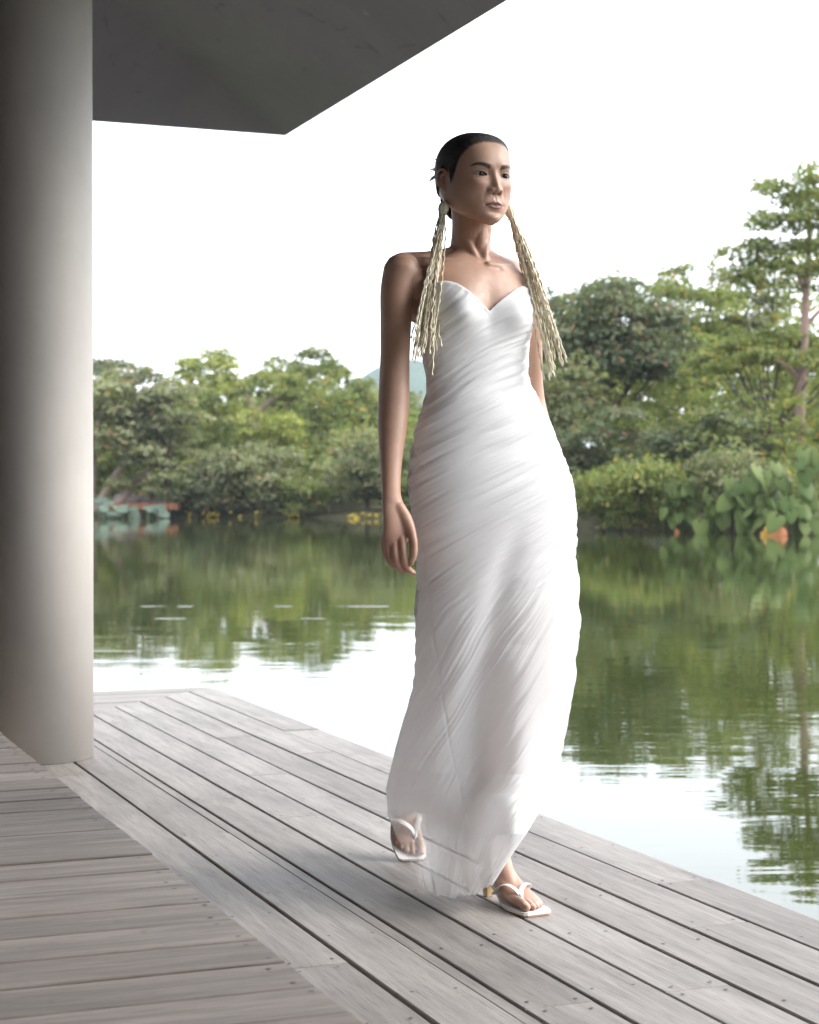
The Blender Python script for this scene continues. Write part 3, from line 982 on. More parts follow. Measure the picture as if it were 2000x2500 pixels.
skin[:, 0] *= 1 + 0.05 * fbm2(co[:, 0] * 25 + co[:, 1] * 19, co[:, 2] * 25, 31, 2)
# lips
ml = -70.6
upz = -62.6 + 1.6 * np.exp(-((ax_ - 5.0) / 3.6) ** 2) - 1.0 * np.exp(-(ax_ / 2.2) ** 2) - 0.0130 * ax_ ** 2
loz = -80.6 + 0.0160 * ax_ ** 2
blend(front * smoothstep(-0.8, 0.8, upz - z_) * smoothstep(-0.8, 0.8, z_ - loz) * smoothstep(26, 23, ax_) * 0.85, (0.21, 0.088, 0.080))
blend(front * np.exp(-((z_ - (ml + 0.7 * np.exp(-((ax_ - 6) / 4.5) ** 2) - 0.9 * np.exp(-(ax_ / 3.5) ** 2) + 0.0012 * ax_ ** 2)) / 1.0) ** 2) * smoothstep(26, 22, ax_) * 0.8, (0.05, 0.018, 0.015))  # shade in the groove between the lips, painted on
# nostrils: shade of the hollows painted dark
blend(front * np.exp(-((ax_ - 7.6) / 3.6) ** 2 - ((z_ + 44.6) / 2.4) ** 2) * 0.95, (0.05, 0.018, 0.015))
# brows
bt = (ax_ - 13) / 44.0
bz = 15.5 + 7.5 * np.sin(np.clip(bt, 0, 1) * math.pi * 0.62) - 2.5 * np.clip(bt - 0.72, 0, 1) * 6
bw = 5.4 * (1 - 0.70 * np.clip(bt, 0, 1) ** 1.6)
hairn = fbm2(x_ * 1.3 + z_ * 0.7, z_ * 0.5 - x_ * 0.2, 9, 2)
blend(front * smoothstep(1.35, 0.6, np.abs(z_ - bz) / np.maximum(bw, 0.6)) * smoothstep(-0.03, 0.08, bt) * smoothstep(1.02, 0.9, bt) * np.clip(0.92 + 0.2 * hairn, 0, 1), (0.022, 0.015, 0.013))
# lids
te = (ax_ - EYE_X) / EYE_HW
upe, loe = eye_edges(te)
zz_ = z_ - EYE_Z
blend(front * smoothstep(1.22, 0.95, np.abs(te)) * np.exp(-((zz_ - upe - 0.4) / 1.7) ** 2) * 0.97, (0.018, 0.012, 0.012))
blend(front * smoothstep(1.0, 0.8, np.abs(te - 0.25)) * np.exp(-((zz_ - loe) / 1.2) ** 2) * 0.7, (0.07, 0.035, 0.03))
blend(front * smoothstep(1.5, 0.9, np.abs(te - 0.1)) * np.exp(-((zz_ - upe - 3.8) / 3.6) ** 2) * 0.55, (0.13, 0.066, 0.048))
# inside the opening: wet dark pink corner
insd = front * (np.abs(te) < 1.0) * (zz_ < upe - 0.5) * (zz_ > loe + 0.5)
blend(insd * 0.9, (0.20, 0.09, 0.08))
# roots of the hair along the hairline
tha_ = np.abs(np.degrees(np.arctan2(x_, -y_)))
zl_ = np.interp(tha_, [0, 14, 28, 42, 52, 60, 66, 72, 77, 82, 96, 110, 130, 160, 180], [81, 80, 75, 64, 50, 33, 12, -6, -12, 21, 23, -4, -36, -52, -54])
rootn = fbm2(x_ * 0.9 + y_ * 0.5, z_ * 0.25, 14, 3)
blend((np.abs(x_) < 76.5) * (z_ > -60) * (z_ < 115) * (np.abs(y_) < 105) * smoothstep(-7.5, 0.5, z_ - zl_ + 3.5 * rootn) * 0.93, (0.020, 0.016, 0.015))
# hands and feet are a little redder
blend(0.35 * smoothstep(0.90, 0.82, co[:, 2]) * (co[:, 2] > 0.6), (0.36, 0.175, 0.13))
blend(0.35 * smoothstep(0.14, 0.03, co[:, 2]), (0.42, 0.235, 0.18))
# toe nails
for T_, s_ in ((FT, 1), (BT, -1)):
    for (yy, ln, r) in ((-24, 236, 10.5), (-5, 234, 7.6), (9, 226, 7.2), (22, 216, 6.8), (33, 203, 6.4)):
        c_ = T_(np.array([[ln - 6, yy * s_, 10 + r * 1.8]]))[0]
        blend(smoothstep(r * 0.00085, r * 0.00062, np.linalg.norm(co - c_, axis=1)), (0.58, 0.36, 0.29))


# knuckles a little redder, nails paler
for (a_, b_, d_) in ((981, 1322, 4.022), (962, 1328, 4.024), (946, 1320, 4.028), (938, 1310, 4.036), (985, 1362, 4.022), (966, 1368, 4.024), (950, 1360, 4.032), (1009, 1330, 4.020)):
    blend(0.45 * np.exp(-(np.linalg.norm(co - P(a_, b_, d_), axis=1) / 0.008) ** 2), (0.36, 0.15, 0.115))
for (a_, b_, d_) in ((1004, 1368, 4.024), (1008, 1394, 4.050)):
    blend(0.8 * smoothstep(0.0075, 0.005, np.linalg.norm(co - P(a_, b_, d_), axis=1)), (0.52, 0.33, 0.27))


def skin_mat():
    m, nt, b = new_mat('skin')
    at = nd(nt, 'ShaderNodeAttribute', attribute_name='tone')
    lk(nt, at.outputs['Color'], b.inputs['Base Color'])
    b.inputs['Roughness'].default_value = 0.42
    b.inputs['Specular IOR Level'].default_value = 0.44
    b.inputs['Subsurface Weight'].default_value = 0.12
    b.inputs['Subsurface Radius'].default_value = (1.0, 0.35, 0.2)
    b.inputs['Subsurface Scale'].default_value = 0.006
    tc = nd(nt, 'ShaderNodeTexCoord')
    n = noise_tex(nt, tc.outputs['Object'], 420, 3, 0.6)
    n2 = noise_tex(nt, tc.outputs['Object'], 60, 3, 0.6)
    rr = ramp(nt, n2.outputs[0], [(0.3, 0.38), (0.7, 0.55)])
    lk(nt, rr.outputs[0], b.inputs['Roughness'])
    bump(nt, n.outputs[0], 0.22, 0.0008, b)
    return m


M_SKIN = skin_mat()
person = empty('person', (0.155, 4.22, 0.0))
tag(person, 'woman in a long white strapless draped gown walking along the deck', 'person')
me.polygons.foreach_set('use_smooth', [True] * len(me.polygons))
me.materials.clear(); me.materials.append(M_SKIN)
me.name = 'body'
bo = bpy.data.objects.new('body', me)
COL.objects.link(bo)
keep_parent(bo, person)
add_attr(bo, 'tone', skin)

# ---- eyes
def eye_mat():
    m, nt, b = new_mat('eyeball')
    at = nd(nt, 'ShaderNodeAttribute', attribute_name='tone')
    lk(nt, at.outputs['Color'], b.inputs['Base Color'])
    b.inputs['Roughness'].default_value = 0.08
    b.inputs['Specular IOR Level'].default_value = 0.07
    return m


M_EYE = eye_mat()
for s_ in (-1, 1):
    R_e = 18.0
    sel = (np.abs(x_ - s_ * EYE_X) < 5) & (np.abs(zz_ - upe - 1.2) < 1.0) & front
    y_lid = float(np.median(y_[sel]))
    c_l = np.array([s_ * (EYE_X - 0.5), y_lid + 0.9 + R_e, -0.3])
    gaze = np.array([s_ * 0.0 + 0.06, -1.0, 0.02]); gaze /= np.linalg.norm(gaze)
    nph, nth = 60, 48
    th_ = np.radians(np.linspace(0.5, 75, nph)); ph_ = np.linspace(0, 2 * math.pi, nth, endpoint=False)
    e1 = np.cross(gaze, [0, 0, 1.0]); e1 /= np.linalg.norm(e1); e2 = np.cross(e1, gaze)
    R_ = R_e + 0.5 * np.exp(-(th_ / math.radians(17)) ** 4)
    V = c_l + (R_ * np.cos(th_))[:, None, None] * gaze + (R_ * np.sin(th_))[:, None, None] * (np.cos(ph_)[None, :, None] * e1 + np.sin(ph_)[None, :, None] * e2)
    fcs = [(i * nth + k, i * nth + (k + 1) % nth, (i + 1) * nth + (k + 1) % nth, (i + 1) * nth + k) for i in range(nph - 1) for k in range(nth)]
    fcs.append(tuple(range(nth)))
    eo = mesh_obj('eye', head_w(V.reshape(-1, 3)), fcs, M_EYE, None, True)
    dgs = np.degrees(np.repeat(th_, nth))
    tone = np.tile(np.array([0.26, 0.235, 0.23]), (len(dgs), 1))
    iris = smoothstep(25, 23.6, dgs)[:, None]
    tone = tone * (1 - iris) + np.array([0.014, 0.008, 0.006]) * iris
    pup = smoothstep(8, 7, dgs)[:, None]
    tone = tone * (1 - pup) + np.array([0.004, 0.004, 0.004]) * pup
    add_attr(eo, 'tone', tone)
    keep_parent(eo, person)

# ------------------------------------------------------------------ gown
def cloth_mat(name, alpha, col=(0.915, 0.912, 0.915), attr=None, pleat=False):
    m, nt, b = new_mat(name)
    nt.nodes.remove(b)
    out = nt.nodes['Material Output']
    df = nd(nt, 'ShaderNodeBsdfDiffuse'); df.inputs['Color'].default_value = (*col, 1); df.inputs['Roughness'].default_value = 0.6
    tl = nd(nt, 'ShaderNodeBsdfTranslucent'); tl.inputs['Color'].default_value = (*col, 1)
    gl = nd(nt, 'ShaderNodeBsdfGlossy'); gl.inputs['Roughness'].default_value = 0.55; gl.inputs['Color'].default_value = (0.8, 0.8, 0.8, 1)
    tc = nd(nt, 'ShaderNodeTexCoord')
    n = noise_tex(nt, tc.outputs['Object'], 900, 2, 0.5)
    bp = nt.nodes.new('ShaderNodeBump'); bp.inputs['Strength'].default_value = 0.12; bp.inputs['Distance'].default_value = 0.0004
    lk(nt, n.outputs[0], bp.inputs['Height'])
    nrm_out = bp.outputs[0]
    if pleat:
        pa = nd(nt, 'ShaderNodeAttribute', attribute_name='pleat')
        pb = nd(nt, 'ShaderNodeAttribute', attribute_name='pleat_low')
        na, nb = noise_tex(nt, pa.outputs['Color'], 1.0, 3, 0.6), noise_tex(nt, pb.outputs['Color'], 1.0, 3, 0.6)
        cv = nd(nt, 'ShaderNodeAttribute', attribute_name='cover'); sb = nd(nt, 'ShaderNodeSeparateColor'); lk(nt, cv.outputs['Color'], sb.inputs[0])
        pn = nd(nt, 'ShaderNodeMix'); lk(nt, sb.outputs[2], pn.inputs[0]); lk(nt, na.outputs[0], pn.inputs[2]); lk(nt, nb.outputs[0], pn.inputs[3])
        bq = nt.nodes.new('ShaderNodeBump'); bq.inputs['Strength'].default_value = 0.85; bq.inputs['Distance'].default_value = 0.0036
        lk(nt, pn.outputs[0], bq.inputs['Height']); lk(nt, bp.outputs[0], bq.inputs['Normal']); nrm_out = bq.outputs[0]
    for s_ in (df, tl, gl): lk(nt, nrm_out, s_.inputs['Normal'])
    m1 = nd(nt, 'ShaderNodeMixShader'); m1.inputs[0].default_value = 0.50
    if pleat:
        av = nd(nt, 'ShaderNodeAttribute', attribute_name='cover'); sv = nd(nt, 'ShaderNodeSeparateColor'); lk(nt, av.outputs['Color'], sv.inputs[0]); lk(nt, sv.outputs[1], m1.inputs[0])
    lk(nt, df.outputs[0], m1.inputs[1]); lk(nt, tl.outputs[0], m1.inputs[2])
    m2 = nd(nt, 'ShaderNodeMixShader'); m2.inputs[0].default_value = 0.04
    lk(nt, m1.outputs[0], m2.inputs[1]); lk(nt, gl.outputs[0], m2.inputs[2])
    last = m2
    if attr:
        tr = nd(nt, 'ShaderNodeBsdfTransparent'); m3 = nd(nt, 'ShaderNodeMixShader')
        at = nd(nt, 'ShaderNodeAttribute', attribute_name=attr); sc_ = nd(nt, 'ShaderNodeSeparateColor'); lk(nt, at.outputs['Color'], sc_.inputs[0])
        lk(nt, sc_.outputs[0], m3.inputs[0]); lk(nt, tr.outputs[0], m3.inputs[1]); lk(nt, m2.outputs[0], m3.inputs[2])
        last = m3
    elif alpha < 1:
        tr = nd(nt, 'ShaderNodeBsdfTransparent')
        m3 = nd(nt, 'ShaderNodeMixShader')
        # the net is denser in some places than others
        n3 = noise_tex(nt, tc.outputs['Object'], 9, 3, 0.6)
        r3 = ramp(nt, n3.outputs[0], [(0.3, alpha * 0.8), (0.7, min(1.0, alpha * 1.25))])
        lk(nt, r3.outputs[0], m3.inputs[0])
        lk(nt, tr.outputs[0], m3.inputs[1]); lk(nt, m2.outputs[0], m3.inputs[2])
        last = m3
    lk(nt, last.outputs[0], out.inputs['Surface'])
    return m


M_GOWN = cloth_mat('white_ruched_tulle', 1.0, attr='cover', pleat=True)

TAU = np.array([500, 780, 860, 950, 1050, 1150, 1250, 1350, 1450, 1600, 1800, 2000, 2300, 3200], float)
HRISE = np.array([235, 235, 205, 155, 150, 165, 178, 205, 245, 315, 420, 520, 650, 900], float)


def fold_tau(xi, y):
    """label of the fold line through (xi across the front 0..1, y)"""
    q = np.clip(xi, 0, 1) ** 0.85 + 0 * y
    # invert tau - H(tau) q = y by fixed-point steps
    lo_, hi_ = np.full(q.shape, 400.0), np.full(q.shape, 3200.0)
    for _ in range(26):
        m_ = (lo_ + hi_) / 2
        up_ = m_ - np.interp(m_, TAU, HRISE) * q > y
        hi_ = np.where(up_, m_, hi_); lo_ = np.where(up_, lo_, m_)
    return (lo_ + hi_) / 2


def ridge(n, p=0.8): return 1 - (n * n + 0.035) ** (p / 2) * 1.6


def folds(xi, y, seed=0):
    """ruching relief in metres"""
    t = fold_tau(xi, y)
    comp = np.clip(np.abs(np.gradient(t, axis=0) / np.maximum(np.abs(np.gradient(y, axis=0)), 1e-6)), 1, 6)
    w = 6 * fbm2(xi * 2.2 + seed, t / 90.0, 40 + seed, 2)
    fine = fbm2((t + w) / 13.0, xi * 1.6 + 3.1, 1 + seed, 1)
    mid = fbm2((t + 2.0 * w) / 27.0, xi * 1.3, 2 + seed, 2)
    big = fbm2((t + 3 * w) / 64.0, xi * 0.9 + 7, 3 + seed, 2)
    a_f = np.interp(y, [690, 800, 1250, 1400, 1700, 2100], [0.0030, 0.0050, 0.0050, 0.0044, 0.0034, 0.0026])
    a_m = np.interp(y, [690, 800, 1250, 1400, 1700, 2100], [0.0020, 0.0052, 0.0062, 0.0068, 0.0064, 0.0050])
    a_b = np.interp(y, [690, 900, 1250, 1400, 1600, 2100], [0.0, 0.0010, 0.0025, 0.0075, 0.0120, 0.0120])
    # further down the folds hang steeply from the right hip
    gl_ = np.interp(y, [1250, 1400, 1550, 1700, 1850, 2050, 2300], [0, 110, 205, 280, 340, 395, 440])
    sx = (xi * 390 + gl_) + 10 * fbm2(xi * 3, y / 160.0, 60 + seed, 2)
    fine2 = fbm2(sx / 13.0, y / 420.0, 61 + seed, 1); mid2 = fbm2(sx / 34.0, y / 520.0, 62 + seed, 2); big2 = fbm2(sx / 80.0, y / 600.0 + 4, 63 + seed, 2)
    bl = smoothstep(1330, 1560, y + 140 * (xi - 0.5))
    fine = fine * (1 - bl) + fine2 * bl; mid = mid * (1 - bl) + mid2 * bl; big = big * (1 - bl) + big2 * bl
    a_f = a_f * (bl + (1 - bl) / comp ** 1.3); a_m = a_m * (bl + (1 - bl) / comp ** 0.8)
    return a_f * ridge(fine) * 0.8 + a_f * fine * 0.4 + a_m * (0.6 * ridge(mid, 1.0) + 0.6 * mid) + a_b * big


XV = ([1280, 1330, 1450, 1600, 1750, 1900, 2050], [1270, 1250, 1215, 1186, 1172, 1160, 1140])
SEAM = ([1087, 1250, 1400, 1500, 1600, 1700, 1800, 1880, 2050], [1016, 1022, 1042, 1053, 1068, 1083, 1098, 1115, 1145])


def skirt_shape(px, y):
    """the hollow between the legs and the side seam"""
    xv = np.interp(y, *XV); xs_ = np.interp(y, *SEAM)
    dep = np.interp(y, [1260, 1400, 1600, 1800, 2050], [0, 0.012, 0.024, 0.034, 0.030])
    wd = np.interp(y, [1280, 1500, 1800, 2050], [26, 42, 62, 70])
    d = -dep * np.exp(-((px - xv) / wd) ** 2)
    d += np.interp(y, [1250, 1500, 1800, 2050], [0, 0.012, 0.020, 0.018]) * np.exp(-((px - xv - 110) / 75.0) ** 2)
    d -= np.interp(y, [1000, 1100, 1300, 1900], [0, 0.0014, 0.0018, 0.002]) * np.exp(-((px - xs_) / 3.5) ** 2)
    return d


def shin_push(px, y):
    """the stepping leg pushes the skirt forward"""
    return np.interp(y, [1560, 1700, 1850, 2030], [0, 0.022, 0.065, 0.105]) * np.exp(-((px - np.interp(y, [1600, 1850, 2030], [1268, 1255, 1250])) / 64.0) ** 2)


NK = (np.array([1000, 1028, 1046, 1058, 1068, 1085, 1099, 1115, 1130, 1147, 1162, 1180, 1190, 1194.6, 1199, 1209, 1230, 1249, 1262, 1274, 1286, 1296, 1303, 1340], float),
      np.array([740, 722, 706, 701, 699, 698, 700.5, 706, 715, 727, 740, 757, 768, 771.5, 768, 758, 741, 727, 716, 710, 710.5, 715, 724, 740], float))

nf_, nb_ = 380, 120
al_f = np.linspace(0, math.pi, nf_, endpoint=False); al_b = np.linspace(math.pi, 2 * math.pi, nb_, endpoint=False)
al = np.r_[al_f, al_b]


def proj_px(p):
    return 1000 + FPX * p[..., 0] / p[..., 1]


ytop = np.full(len(al), 735.0)
for _ in range(6):
    pp = torso_pts(ytop, al, 0.003)
    yn = np.interp(proj_px(pp), *NK)
    ytop = np.where(np.sin(al) > 0, yn, 745 + 25 * np.sin(-al) ** 2)
YB = 1862.0
nr = 460
vv = np.linspace(0, 1, nr)
V, A = np.meshgrid(vv, al, indexing='ij')
Yg = ytop[None] + (YB - ytop[None]) * V
sa, ca = np.sin(A), np.cos(A)
xi = (1 - ca) / 2
base = torso_pts(Yg, A, 0.0015)
pxg = proj_px(base)
xi2 = np.where(sa >= 0, xi, 2 - xi)
fo = folds(np.where(sa >= 0, xi, 1 - (1 - xi) * 0.6), Yg)
fo = fo * smoothstep(0, 10, Yg - ytop[None]) + 0.0012 * smoothstep(14, 3, Yg - ytop[None])
fo = fo + np.where(sa > 0, skirt_shape(pxg, Yg), 0) * smoothstep(0, 0.3, np.abs(sa))
# outward direction of the surface
du = np.gradient(base, axis=1); du[:, 0] = base[:, 1] - base[:, -1]; du[:, -1] = base[:, 0] - base[:, -2]
dv = np.gradient(base, axis=0)
nrm = np.cross(dv, du); nrm /= np.linalg.norm(nrm, axis=2)[..., None] + 1e-12
cen = base.mean(axis=1, keepdims=True)
sg = np.sign(((base - cen) * nrm).sum(2).mean()); nrm *= sg
G3 = base + nrm * fo[..., None]
push = np.where(sa > 0, shin_push(pxg, Yg), 0) * smoothstep(0, 0.35, np.abs(sa))
G3[..., 2] += push * (CAMH - G3[..., 2]) / G3[..., 1]; G3[..., 0] -= push * G3[..., 0] / G3[..., 1]; G3[..., 1] -= push
lip = G3[:1] - nrm[:1] * 0.006 + np.array([0, 0, -0.003])
G3 = np.concatenate([lip, G3], 0)


def grid_faces(n, m, wrap=True):
    i, k = np.meshgrid(np.arange(n - 1), np.arange(m if wrap else m - 1), indexing='ij')
    q = (k + 1) % m
    return np.stack([i * m + k, i * m + q, (i + 1) * m + q, (i + 1) * m + k], -1).reshape(-1, 4)


# ---- sheer tulle falling over and below the skirt
TL = np.array([[0.00, 1021, 1500, 1408, 1500, 4.255, 0.146, 0.156], [0.15, 1018, 1650, 1399, 1640, 4.268, 0.154, 0.185], [0.30, 984, 1785, 1380, 1780, 4.282, 0.164, 0.208],
               [0.42, 964, 1866, 1367, 1860, 4.288, 0.168, 0.220], [0.52, 947, 1928, 1342, 1925, 4.280, 0.172, 0.222], [0.62, 950, 1990, 1313, 1988, 4.255, 0.172, 0.215],
               [0.72, 974, 2046, 1286, 2034, 4.225, 0.164, 0.200], [0.82, 1002, 2100, 1252, 2084, 4.185, 0.148, 0.180], [0.92, 1020, 2142, 1224, 2124, 4.145, 0.125, 0.165], [1.0, 1032, 2168, 1198, 2163, 4.105, 0.090, 0.150]])


def tulle_pts(Vv, A2, seed, grow, sag, short):
    c2, s2 = np.cos(A2), np.sin(A2)
    xi_ = (1 - c2) / 2
    rag = 0.020 * fbm2(A2 * 6, A2 * 0 + seed, 5 + seed, 3) * smoothstep(0.80, 1.0, Vv)
    Vx = Vv * (1 - short * smoothstep(0.4, 1.0, Vv) * 0.5) + rag
    T = [np.interp(np.clip(Vx, 0, 1.0), TL[:, 0], TL[:, k]) for k in range(1, 8)]
    px = T[0] * (1 - xi_) + T[2] * xi_ + (xi_ * 2 - 1) * grow / 0.00096
    py = T[1] * (1 - xi_) + T[3] * xi_
    py = py + np.where(s2 > 0, sag * np.sin(math.pi * xi_) * smoothstep(0.6, 1.0, Vv), -170 * np.abs(s2) ** 0.5 * smoothstep(0.55, 1.0, Vv)) + 500 * rag
    D = T[4] - np.where(s2 > 0, T[5], T[6]) * np.sign(s2) * np.abs(s2) ** 0.9 - np.sign(s2) * grow
    D = D + (xi_ * 2 - 1) * np.interp(Vv, [0, 0.3, 0.42, 0.52, 0.62, 0.72, 0.82, 0.92, 1.0], [0.07, 0.045, 0.03, -0.05, -0.15, -0.20, -0.165, -0.125, -0.085])
    gl_ = np.interp(py, [1250, 1400, 1550, 1700, 1850, 2050, 2300], [0, 110, 205, 280, 340, 395, 440])
    sx = xi_ * 390 + gl_
    wv = 0.010 * fbm2(sx / 70.0, py / 600.0 + seed, 63 + seed, 2) + 0.0035 * fbm2(sx / 26.0, py / 500.0, 62 + seed, 2) + 0.0015 * fbm2(sx / 10.0, py / 400.0, 61 + seed, 1)
    sk = np.where(s2 > 0, (skirt_shape(px, py) + shin_push(px, py) * smoothstep(0, 0.35, s2)) * np.interp(Vv, [0, 0.55, 0.8, 1], [1, 1, 0.5, 0.1]), 0)
    D = D - np.sign(s2) * (wv * smoothstep(0, 0.2, np.abs(s2)) + sk)
    px = px + (1 - np.abs(s2)) * wv * 300
    X = (px - 1000) / FPX * D
    Z = np.maximum(CAMH + (1200 - py) / FPX * D, 0.006)
    return np.stack([X, D, Z], -1), px, py


# the gown's outer net runs on without a break from the opaque skirt to the sheer hem
VT, AT = np.meshgrid(np.linspace(0.416, 1, 230), al, indexing='ij')
tp, tpx, tpy = tulle_pts(VT, AT, 0, 0.004, 26, 0.0)
fadein = smoothstep(0.60, 0.416, VT)
tp = tp + (G3[-1] - tp[0])[None] * fadein[..., None]
GF = np.concatenate([G3, tp[1:]], 0)
cover_t = np.interp(VT, [0.416, 0.56, 0.66, 0.78, 1.0], [1.0, 0.99, 0.93, 0.82, 0.74]) + 0.10 * fbm2(AT * 5, VT * 4, 15, 2) * smoothstep(0.5, 0.7, VT)
cover_t = cover_t - 0.68 * smoothstep(0.59, 0.67, VT) * np.exp(-((tpx - 985) / 62.0) ** 4)
cover = np.concatenate([np.ones(G3.shape[:2]), np.clip(cover_t[1:], 0.12, 1)], 0)
gown = mesh_obj('gown', GF.reshape(-1, 3), grid_faces(GF.shape[0], len(al)), M_GOWN, None, True)
tag(gown, 'strapless white gown ruched in diagonal folds with a sheer tulle hem')
trl = np.concatenate([np.interp(np.concatenate([Yg[:1], Yg], 0), [1150, 1650], [0.12, 0.48]), np.full(tp[1:].shape[:2], 0.48)], 0)
xif = np.where(sa >= 0, xi, 1 - (1 - xi) * 0.6)
t_u = fold_tau(xif, Yg)
gl_u = np.interp(Yg, [1250, 1400, 1550, 1700, 1850, 2050, 2300], [0, 110, 205, 280, 340, 395, 440])
bl_u = smoothstep(1330, 1560, Yg + 140 * (xif - 0.5))
pa_u = t_u + 6 * fbm2(xif * 2.2, t_u / 90.0, 40, 2); pb_u = xif * 390 + gl_u
xit = (1 - np.cos(AT[1:])) / 2
xit = np.where(np.sin(AT[1:]) >= 0, xit, 1 - (1 - xit) * 0.6)
pl_t = xit * 390 + np.interp(tpy[1:], [1250, 1400, 1550, 1700, 1850, 2050, 2300], [0, 110, 205, 280, 340, 395, 440])
cat3 = lambda u_, t_: np.concatenate([u_[:1], u_, t_], 0)
pa_, pb_, bl_ = cat3(pa_u, pl_t), cat3(pb_u, pl_t), cat3(bl_u, np.ones_like(pl_t))
px2, py2 = cat3(xif, xit), cat3(Yg, tpy[1:])
add_attr(gown, 'cover', np.stack([cover.ravel(), trl.ravel(), bl_.ravel()], 1))
add_attr(gown, 'pleat', np.stack([pa_.ravel() / 9.0, px2.ravel() * 2.0, px2.ravel() * 0], 1))
add_attr(gown, 'pleat_low', np.stack([pb_.ravel() / 9.0, py2.ravel() / 300.0, px2.ravel() * 0], 1))
keep_parent(gown, person)



# ------------------------------------------------------------------ hair
def hair_mat():
    m, nt, b = new_mat('black_hair')
    at = nd(nt, 'ShaderNodeAttribute', attribute_name='flow')
    n = noise_tex(nt, at.outputs['Color'], 1.0, 3, 0.7)
    r = ramp(nt, n.outputs[0], [(0.3, (0.006, 0.005, 0.006)), (0.5, (0.018, 0.015, 0.015)), (0.72, (0.055, 0.045, 0.042))])
    lk(nt, r.outputs[0], b.inputs['Base Color'])
    b.inputs['Roughness'].default_value = 0.48
    b.inputs['Specular IOR Level'].default_value = 0.18
    bump(nt, n.outputs[0], 0.8, 0.003, b)
    return m


M_HAIR = hair_mat()
HSF = head_surface(190, 300, 0.0, False)
TH_ = np.abs(np.degrees(np.arctan2(HSF[..., 0], -HSF[..., 1])))
zline = np.interp(TH_, [0, 14, 28, 42, 52, 60, 66, 72, 77, 82, 96, 110, 130, 160, 180], [81, 80, 75, 64, 50, 33, 12, -6, -12, 21, 23, -4, -36, -52, -54])
over = HSF[..., 2] - zline + 1.2 * fbm2(TH_ * 0.35, HSF[..., 2] * 0.05, 3, 2)
gmm = 5.0 * smoothstep(-1.0, 16, over) - 0.9
gmm = gmm + 0.45 * fbm2(np.degrees(np.arctan2(HSF[..., 2] - 0, np.abs(HSF[..., 0]) + 20)) * 0.5, HSF[..., 1] * 0.012, 8, 2) * smoothstep(4, 20, over)
nrm_h = HSF / np.array([74.0 ** 2, 95.0 ** 2, 108.0 ** 2]); nrm_h /= np.linalg.norm(nrm_h, axis=2)[..., None]
HV = HSF + nrm_h * gmm[..., None]
fc = grid_faces(HSF.shape[0], HSF.shape[1])
keepv = (over > -1.5).ravel()
fc = fc[keepv[fc].all(1)]
top_c = len(HV.reshape(-1, 3))
V3 = np.vstack([head_w(HV.reshape(-1, 3)), head_w(np.array([[0, 0, 112.5]]))])
cap = [(top_c, (k + 1) % HSF.shape[1], k) for k in range(HSF.shape[1])]
used = np.unique(np.r_[fc.ravel(), np.array(cap).ravel()]); remap = -np.ones(len(V3), int); remap[used] = np.arange(len(used))
hair = mesh_obj('hair', V3[used], [tuple(remap[list(q)]) for q in fc] + [tuple(remap[list(q)]) for q in cap], M_HAIR, None, True)
hloc = head_l(V3[used])
fl_a = np.degrees(np.arctan2(hloc[:, 2] + 10, np.abs(hloc[:, 0]) + 12)) * 0.9
add_attr(hair, 'flow', np.stack([fl_a, hloc[:, 1] * 0.02, np.sign(hloc[:, 0]) * 5], 1))
tag(hair, 'black hair slicked back into a low knot')
keep_parent(hair, person)


def sub(o, parent):
    """parent a world-built mesh under a part of the person"""
    o.parent = parent
    o.location = (-person.location[0] - parent.location[0] + 0.0, -person.location[1] - parent.location[1], -person.location[2] - parent.location[2]) if parent.parent else o.location
    # all parts of the person were offset by -person.location, so a sub-part needs none of its own
    o.location = (0, 0, 0)
    return o


# low knot at the nape
kn = Soup()
for k in range(9):
    a0 = k * 0.7
    pts = [head_w(np.array([[30 * math.cos(a0 + q) * (0.75 + 0.2 * math.sin(k)), 92 + 9 * math.sin(q * 1.3 + k), -36 + 26 * math.sin(a0 + q)]]))[0] for q in np.linspace(0, 2.6, 7)]
    kn.tube(pts, np.array([4, 9, 11, 12, 11, 9, 4]) * HS, 12, 4)
kn.ball(head_w(np.array([[0, 86, -36]]))[0], np.array([30, 24, 27]) * HS, np.array([_hl, _hf, _hu]))
knot = mesh_obj('hair_knot', np.vstack(kn.v), kn.f, M_HAIR, None, True)
hk = head_l(np.vstack(kn.v)); add_attr(knot, 'flow', np.stack([hk[:, 2] * 0.8, hk[:, 0] * 0.6, hk[:, 1] * 0.1], 1))
sub(knot, hair)
# loose ends that stick out behind the head
lo = Soup()
for (x0, y0, x1, y1, n_) in ((1080, 394, 1056, 391, 4), (1080, 396, 1064, 398, 3), (1078, 412, 1040, 421, 7), (1078, 415, 1048, 414, 4), (1076, 428, 1042, 444, 8), (1076, 426, 1052, 436, 4)):
    for q in range(n_):
        j = rng.normal(0, 1, 4) * np.array([1.2, 1.6, 3.2, 3.0])
        a_, b_ = P(x0 + j[0], y0 + j[1], 4.285), P(x1 + j[2], y1 + j[3], 4.30 + rng.normal(0, 0.006))
        mid_ = (a_ + b_) / 2 + np.array([0, 0, 0.002 + 0.002 * rng.random()])
        lo.tube([a_, mid_, b_], [0.0010, 0.0008, 0.00025], 5, 4, round_ends=False)
loose = mesh_obj('loose_strands', np.vstack(lo.v), lo.f, M_HAIR, None, True)
add_attr(loose, 'flow', np.zeros((len(loose.data.vertices), 3)))
tag(loose, kind='stuff')
sub(loose, hair)

